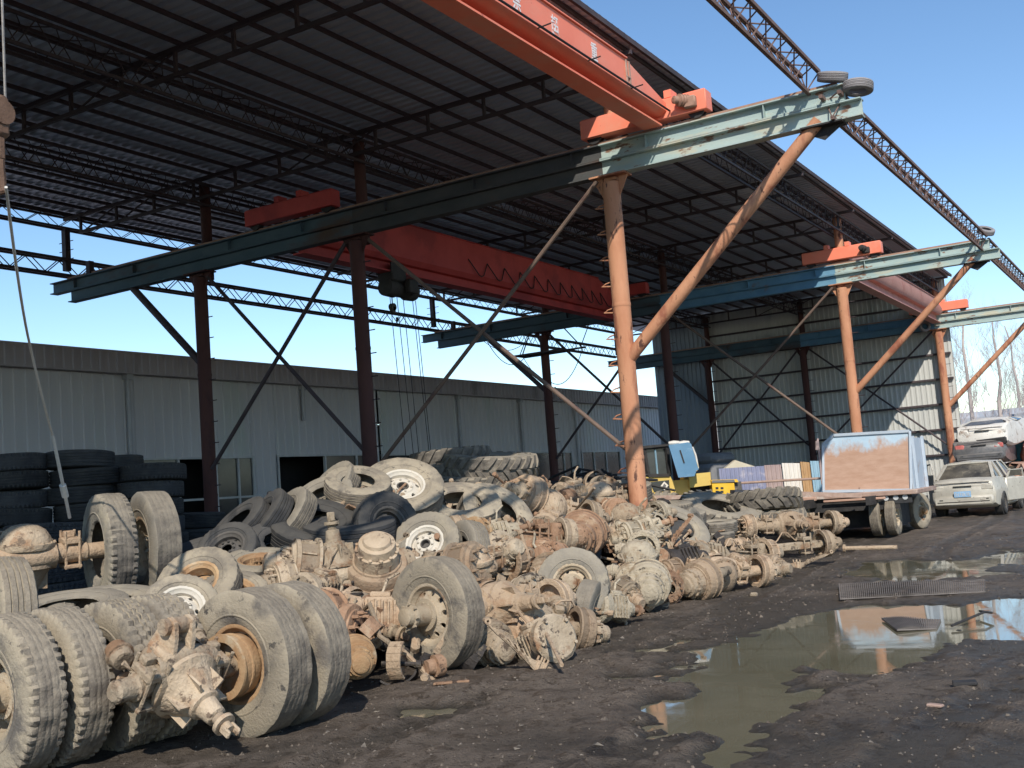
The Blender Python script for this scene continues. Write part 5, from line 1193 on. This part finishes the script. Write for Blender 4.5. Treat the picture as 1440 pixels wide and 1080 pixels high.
b.box((-6.2, 24.0, .74), (2.2, .1, .3)); b.box((-6.3, 26.3, .45), (2.0, 3.6, .5)); tp('chassis', b, 'chassis')
b = MB(); b.box((-5.15, 23.95, .80), (.62, .03, .2)); f = tp('mudguard', b, 'rubber_dark')
b = MB()
for x in (-5.36, -5.16, -4.97): b.lathe([(0, .055), (.012, .055), (.012, .001)], 16, T((x, 23.93, .82)) @ Matrix.Rotation(R(-90), 4, 'Z'))
obj('lamp', b, M['frame'], f, TI @ Matrix.Identity(4) if False else Matrix.Identity(4))
for (x, y, st) in ((-5.62, 24.15, 0), (-5.30, 24.15, 0), (-7.1, 24.15, 0), (-7.4, 24.15, 0), (-5.18, 26.2, 1), (-7.3, 26.2, 1)):
    w = bpy.data.objects.new('wheel', None); col.objects.link(w); w.parent = tx; w.matrix_local = TI @ T((x, y, .42)) @ Matrix.Rotation(R(-18 if st else 0), 4, 'Z') @ (Matrix.Identity(4) if x > -6.3 else Matrix.Rotation(math.pi, 4, 'Z'))
    add_tyre(w, 'light', 'rib', 'rubber_pale'); rm = obj('rim', rim_mesh(.2, .215, .2, (6, 0)), M['rim'], w)
    if st: obj('hub', hub_mesh(.2, .1), M['rim_rust'], rm, T((.09, 0, 0)))
for lab, q in (('long rusty plank beam lying on the chevron tyres left of the truck', ((1030, 692, 22.3), (1112, 693, 23.2))), ('second rusty beam end beside the truck bed', ((1118, 694, 22.9), (1210, 697, 23.0)))):
    b = MB(); b.bar(at_depth(*q[0]), at_depth(*q[1]), .14, .09); tag(obj('steel_beam', b, M['rustedge']), lab, 'beam')
# cars
M['dustglass'] = mat('dusty car glass', (.035, .033, .03), (.13, .115, .09), 2.2, .2, bump=0, c3=(.24, .21, .16), thr=.54, s3=1.6)
def car(label, mx, paint, crush=1., open_trunk=False, red=True, plate=None, belt=0., wreck=False, wheels=True):
    t = thing('scrap_car', label, 'car', mx); P = M[paint]
    st = [(0., .40, .80, .70), (.06, .28, .90, .80), (.22, .22, .97, .845), (.7, .2, 1.0, .86), (1.3, .19, .97, .865), (2.2, .19, .95, .865), (3.1, .19, .95, .865), (3.7, .2, .88, .85), (4.15, .25, .80, .80), (4.36, .34, .68, .70), (4.4, .42, .6, .62)]
    b = MB(); vs = []
    for (y, zb, zt, hw) in st:
        zm = zb+(zt-zb)*.55
        half = [(hw*.86, zb), (hw*.97, zb+.06), (hw, zm), (hw*.985, zm+.06), (hw*.93, zt-.03), (hw*.86, zt), (hw*.4, zt+.025)]
        ring = half+[(-x, z) for x, z in half[::-1]]; vs += [(x, y, z) for x, z in ring]
    k = 14; n = len(st); fs = [tuple(range(k)), tuple(range((n-1)*k, n*k))[::-1]]
    for i in range(n-1):
        for j in range(k): fs.append((i*k+j, (i+1)*k+j, (i+1)*k+(j+1) % k, i*k+(j+1) % k))
    b.add(vs, fs); i0 = 0
    hh = .45*crush
    rf = [(1.0, .55), (1.25, .575), (2.1, .59), (2.6, .57)]; z0 = .985
    roofz = lambda y: z0+hh*(.93 if y < 1.1 else 1. if y < 2.4 else .95)
    v2 = []
    for y, hw in rf: v2 += [(-hw, y, roofz(y)-.03), (-hw*.9, y, roofz(y)), (0, y, roofz(y)+.025), (hw*.9, y, roofz(y)), (hw, y, roofz(y)-.03), (0, y, roofz(y)-.02)]
    f2 = [(0, 1, 2, 3, 4, 5)[::-1], tuple(18+i for i in range(6))]
    for i in range(3):
        for j in range(6): f2.append((i*6+j, i*6+(j+1) % 6, (i+1)*6+(j+1) % 6, (i+1)*6+j))
    b.add(v2, f2)
    for s in (-1, 1):
        b.bar((s*.74, .42, z0-.01), (s*.56, 1.02, roofz(1)-.02), .09, .05); b.bar((s*.75, 3.3, z0-.05), (s*.57, 2.58, roofz(2.6)-.02), .06, .05); b.bar((s*.8, 1.95, z0-.03), (s*.585, 1.9, roofz(1.9)-.03), .08, .04)
        b.bar((s*.79, 1.2, z0-.03), (s*.57, 1.25, roofz(1.2)-.03), .07, .04)
    b.rough(.15 if crush < .4 else .09 if crush < .9 else .04, 1.7 if crush < .9 else 2.4)
    obj('body', b, P, t)
    g = MB(); e = .012
    g.add([(-.7, .46, z0), (.7, .46, z0), (.53, 1.02, roofz(1)-.02), (-.53, 1.02, roofz(1)-.02)], [(0, 1, 2, 3)]); obj('rear_window', g, M['dustglass'], t)
    g = MB(); g.add([(-.7, 3.26, z0-.05), (.7, 3.26, z0-.05), (.53, 2.6, roofz(2.6)-.02), (-.53, 2.6, roofz(2.6)-.02)], [(0, 3, 2, 1)]); obj('windscreen', g, M['dustglass'], t)
    g = MB()
    for s in (-1, 1): g.add([(s*.765, .6, z0-.01), (s*.765, 3.1, z0-.02), (s*.575, 2.56, roofz(2.5)-.04), (s*.565, 1.08, roofz(1)-.04)], [(0, 1, 2, 3)[::s]])
    obj('side_window', g, M['dustglass'] if crush > .9 else M['glass'], t)
    g = MB(); g.cbox((0, .02, .42), (1.5, .16, .26), .05); bp_ = obj('bumper', g, M['chassis'] if wreck else P, t)
    g = MB(); g.box((0, -.062, .40), (1.3, .012, .02)); g.box((-.55, -.063, .46), (.09, .012, .025)); g.box((.6, -.063, .46), (.06, .012, .025)); obj('bumper_slot', g, M['chassis'], bp_)
    g = MB(); g.box((0, -.001, .89), (1.34, .02, .016)); g.box((0, .03, .80), (.46, .12, .03)); obj('boot_gap', g, M['chassis'], t)
    for s in (-1, 1):
        g = MB(); g.cbox((s*.60, .055, .76), (.30, .12, .16), .03); obj('tail_lamp', g, M['lamp_red'] if red else P, t)
    if plate:
        g = MB(); g.box((0, -.075 if plate == 'plate_blue' else .035, .66 if plate != 'plate_blue' else .60), (.42, .012, .15)); p_ = obj('number_plate', g, M[plate], t)
        if plate == 'plate_blue':
            g = MB()
            for i, xx in enumerate((-.16, -.11, -.04, .01, .06, .11, .16)):
                for j in range(3):
                    if (i*2+j) % 3 != 1 or j == 1: g.box((xx, -.088, .565+.033*j), (.03, .004, .012))
                g.box((xx+(.012 if i % 2 else -.012), -.088, .6), (.008, .004, .07))
            obj('plate_marks', g, M['lamp_clear'], p_)
    for y in ((.85, 3.5) if wheels else ()):
        for s in (-1, 1):
            w = bpy.data.objects.new('wheel', None); col.objects.link(w); w.parent = t; w.matrix_local = T((s*.79, y, .30)) @ (Matrix.Identity(4) if s > 0 else Matrix.Rotation(math.pi, 4, 'Z'))
            add_tyre(w, 'car', 'rib', 'rubber_dark'); obj('rim', rim_mesh(.18, .195, .2, (6, 0)), M['rim_dark'], w)
            g = MB(); g.lathe([(-.12, .36), (.06, .36), (.065, .31), (.0, .30)], 28); obj('wheel_arch', g, M['chassis'], w, T((-.02, 0, 0)))
    return t
RZ = lambda a: Matrix.Rotation(R(a), 4, 'Z')
c0 = on_z(1358, 727)
c1 = car('silver dusty scrap sedan with light blue number plate, rear toward the yard', T((c0.x, c0.y, 0)) @ RZ(-2) @ Matrix.Scale(.99, 4), 'silver', 1., red=False, plate='plate_blue')
b = MB(); b.cbox((0, 0, 0), (.07, 1.0, .62), .03); b.box((.0, .05, .52), (.04, .8, .03)); b.bar((0, -.4, .3), (0, -.2, .55), .04); b.bar((0, .48, .3), (0, .4, .55), .04); b.rough(.03, 3)
obj('open_door', b, M['silver'], c1, T((1.0, 1.9, .62)) @ RZ(-20))
b = MB(); b.add([(-.02, -.32, .34), (-.02, .36, .34), (-.02, .3, .53), (-.02, -.16, .53)], [(0, 1, 2, 3)]); obj('door_glass', b, M['dustglass'], c1, T((1.03, 1.9, .62)) @ RZ(-20))
s0 = on_y(1376, 626, 36.2)
car('crushed reddish car hull at the bottom of the car stack', T((s0.x+.25, 36.6, .0)) @ RZ(-3), 'rustplate', .5, wheels=False)
car('dark grey sedan in the middle of the car stack, rear lamps showing', T((s0.x, 36.2, s0.z-.74)) @ RZ(2) @ Matrix.Scale(.92, 4), 'darkcar', .55, plate='lamp_clear', wheels=False)
s1 = on_y(1377, 604, 36.2)
car('crushed white car on top of the car stack', T((s1.x+.05, 36.4, s1.z-.76)) @ RZ(-4) @ Matrix.Rotation(R(4), 4, 'X') @ Matrix.Scale(.9, 4), 'whitecar', .3, red=False, wreck=True, wheels=False)
b = MB(); b.cbox((0, 0, .55), (.05, 1.1, .9), .02); b.bar((0, -.5, 1.), (0, -.2, 1.3), .04); b.bar((0, .5, 1.), (0, .3, 1.3), .04); b.bar((0, -.2, 1.3), (0, .3, 1.3), .04); b.rough(.05, 2.)
o = obj('car_door', b, M['silver']); o.matrix_world = T(on_z(1303, 722)+Vector((0, 1.2, .1))) @ RZ(20); tag(o, 'loose silver car door leaning between truck and sedan', 'car door')
car('rusty red and white car hull cut by the right picture edge', T((-3.1, 36.4, .0)) @ RZ(30), 'rustplate', .6)
car('pale pink car hull behind the red one at the right edge', T((-3.4, 38.8, .8)) @ RZ(10), 'crane_pink', .6)
bq = on_y(1434, 634, 40); b = MB(); b.lathe([(-.45, .27), (-.44, .29), (-.15, .29), (-.14, .3), (-.1, .3), (-.09, .29), (.12, .29), (.13, .3), (.17, .3), (.18, .29), (.44, .29), (.45, .26), (.45, .001)], 24, Matrix.Rotation(R(-90), 4, 'Y'), cap=(True, False))
o = obj('plastic_barrel', b, M['barrel']); o.matrix_world = T(bq); tag(o, 'bright blue plastic barrel at the right edge among car hulls', 'barrel')
# coloured sheets leaning behind the chevron tyres
SH = [('violet blue corrugated sheet leaning right of the loader', 1012, 1076, 659, 655, 'p_violet'), ('mauve corrugated sheet between violet and white ones', 1076, 1100, 654, 653, 'p_mauve'), ('dirty white sheet between mauve and ochre ones', 1101, 1126, 651, 651, 'p_white'), ('ochre sheet between white and pale blue ones', 1127, 1140, 649, 650, 'p_orange'), ('pale blue corrugated sheet next to the truck body', 1141, 1162, 648, 648, 'p_blue')]
for i, (lab, xa, xb, ya, yb, m) in enumerate(SH):
    p, q = at_depth(xa, ya, 26.6+.05*i), at_depth(xb, yb, 26.6+.05*i); d = Vector((q.x-p.x, q.y-p.y, 0)); Ln = d.length; e = d/Ln; nn = Vector((e.y, -e.x, 0)); pr = []
    x = 0
    while x < Ln: pr += [(x, 0), (min(Ln, x+.05), 0), (min(Ln, x+.06), .015), (min(Ln, x+.09), .015)]; x += .105
    b = MB(); vs = []
    for z0_, lean in ((.25, .0), (None, .12)):
        for s_, o_ in pr: bb = p+e*s_+nn*o_; zt = p.z+(q.z-p.z)*s_/Ln; vs.append((bb.x-nn.x*lean, bb.y-nn.y*lean, zt if z0_ is None else z0_))
    k = len(pr); b.add(vs, [(j, j+1, k+j+1, k+j) for j in range(k-1)]); tag(obj('corrugated_sheet', b, M[m]), lab, 'metal sheet')
b = MB(); b.rod(at_depth(1030, 680, 26.2), at_depth(1165, 672, 26.2), .03); tag(obj('steel_pole', b, M['rustedge']), 'rusty pole lying level across the coloured sheets', 'pole')
b = MB(); pts = [at_depth(x, y, 27.6) for x, y in ((1018, 660), (1034, 647), (1062, 656), (1062, 664), (1018, 668))]; n = len(pts)
b.add([tuple(p) for p in pts]+[tuple(p+HF*.3) for p in pts], [tuple(range(n))[::-1], tuple(range(n, 2*n))]+[(i, (i+1) % n, n+(i+1) % n, n+i) for i in range(n)]); tag(obj('cream_board', b, M['cream']), 'cream board with a peaked top behind the violet sheet', 'board')
b = MB(); p = at_depth(1002, 660, 31); b.cbox((p.x, p.y, .95), (.9, 2.0, 1.9), .12); b.cbox((p.x, p.y, 2.05), (.8, 1.7, .3), .1); tag(obj('covered_crate', b, M['greybox']), 'dark grey covered load standing in shade behind the loader', 'load')
b = MB(); p = at_depth(1122, 640, 36); b.cbox((p.x, p.y, .9), (.35, .35, 1.8), .05); tag(obj('gas_cylinder', b, M['chassis']), 'dark narrow cabinet against the shaded end wall', 'cabinet')
# ------------------------------------------------------------------ background right
fw = thing('far_warehouse', 'long pale low warehouse far behind the wrecked cars', 'building', T((0, 72, 0)))
FI = fw.matrix_world.inverted()
b = MB(); b.box((4, 73, 1.75), (44, 2, 3.5)); obj('wall', b, M['farwall'], fw, FI)
b = MB(); b.box((4, 73, 3.7), (44.6, 2.6, .38)); b.box((4, 74.4, 4.1), (44.6, 1.8, .4)); obj('roof', b, M['farroof'], fw, FI)
b = MB()
for x in np.arange(-16, 22, 3.1): b.box((x, 71.96, 1.9), (.9, .06, 1.1))
obj('window', b, M['p_mauve'], fw, FI)
def bare_tree(label, x, y, h, seed):
    rr = random.Random(seed); t = thing('bare_tree', label, 'tree', T((x, y, 0)), 'leafless poplars beyond the yard')
    tr = MB(); tw = MB(); pts = [(rr.uniform(-.1, .1)*i*.3, rr.uniform(-.1, .1)*i*.3, h*i/8) for i in range(9)]
    tr.tube(pts, .1, 7, [.16*(1-i/9.5)+.01 for i in range(9)])
    def grow(p, d, L, r, lev):
        q = [p]; c = Vector(p); dd = Vector(d)
        for k in range(3):
            dd = (dd+Vector((rr.uniform(-.18, .18), rr.uniform(-.18, .18), rr.uniform(.0, .2)))).normalized(); c = c+dd*L/3; q.append(c.copy())
        (tr if lev == 0 else tw).tube(q, r, 4 if lev < 2 else 3, [r, r*.8, r*.55, r*.25])
        if lev < 3:
            for k in range((7, 6, 4)[lev]):
                i = rr.choice((1, 1, 2, 2, 3)); s = (Vector((rr.uniform(-1, 1), rr.uniform(-1, 1), rr.uniform(.1, .9)))).normalized()
                grow(q[i], (dd+s*.8).normalized(), L*rr.uniform(.42, .62), r*.5, lev+1)
    for k in range(17):
        f = rr.uniform(.16, .97); i = min(7, int(f*8)); p = Vector(pts[i]).lerp(Vector(pts[i+1]), f*8-i); a = rr.uniform(0, 6.28)
        grow(p, Vector((math.cos(a), math.sin(a), rr.uniform(.9, 1.7))).normalized(), h*.3*(1.15-f*.75), .022*(1.15-f*.8), 0)
    obj('trunk', tr, M['bark'], t); obj('crown', tw, M['twig'], t)
TREES = [('leafless poplar nearest the shed end wall', -11.2, 64, 9.5, 1), ('leafless poplar second from the end wall, behind the car stack', -9.8, 67, 10.5, 2), ('leafless tree third from the end wall, beyond the strut', -8.1, 66, 9., 3), ('leafless tree at the right picture edge', -6.4, 69, 8.5, 4), ('faint bare tree far behind the others', -9.2, 84, 10.5, 5), ('low bare tree outside right of the warehouse end', -5.0, 78, 9., 6)]
for a in TREES: bare_tree(*a)
# ------------------------------------------------------------------ light
d = Vector((-.65, 1.08, -1.0)).normalized()
sun = bpy.data.lights.new('sun', 'SUN'); sun.energy = 4.9; sun.angle = R(.5); sun.color = (1., .93, .82)
so = bpy.data.objects.new('sun', sun); col.objects.link(so); so.rotation_euler = d.to_track_quat('-Z', 'Y').to_euler()
w = bpy.data.worlds.new('World'); scene.world = w; w.use_nodes = True; nt = w.node_tree
sk = nt.nodes.new('ShaderNodeTexSky'); sk.sky_type = 'NISHITA'; sk.sun_disc = False; sk.sun_elevation = math.asin(-d.z); sk.sun_rotation = math.atan2(-d.x, -d.y)
sk.air_density = 1.0; sk.dust_density = .0; sk.ozone_density = 1.2; sk.altitude = 600
hs = nt.nodes.new('ShaderNodeHueSaturation'); hs.inputs['Saturation'].default_value = 1.14; hs.inputs['Value'].default_value = 1.18
bg = nt.nodes['Background']; bg.inputs['Strength'].default_value = .15
nt.links.new(sk.outputs[0], hs.inputs['Color']); nt.links.new(hs.outputs[0], bg.inputs[0])
scene.view_settings.view_transform = 'Standard'; scene.view_settings.look = 'None'; scene.view_settings.exposure = 0
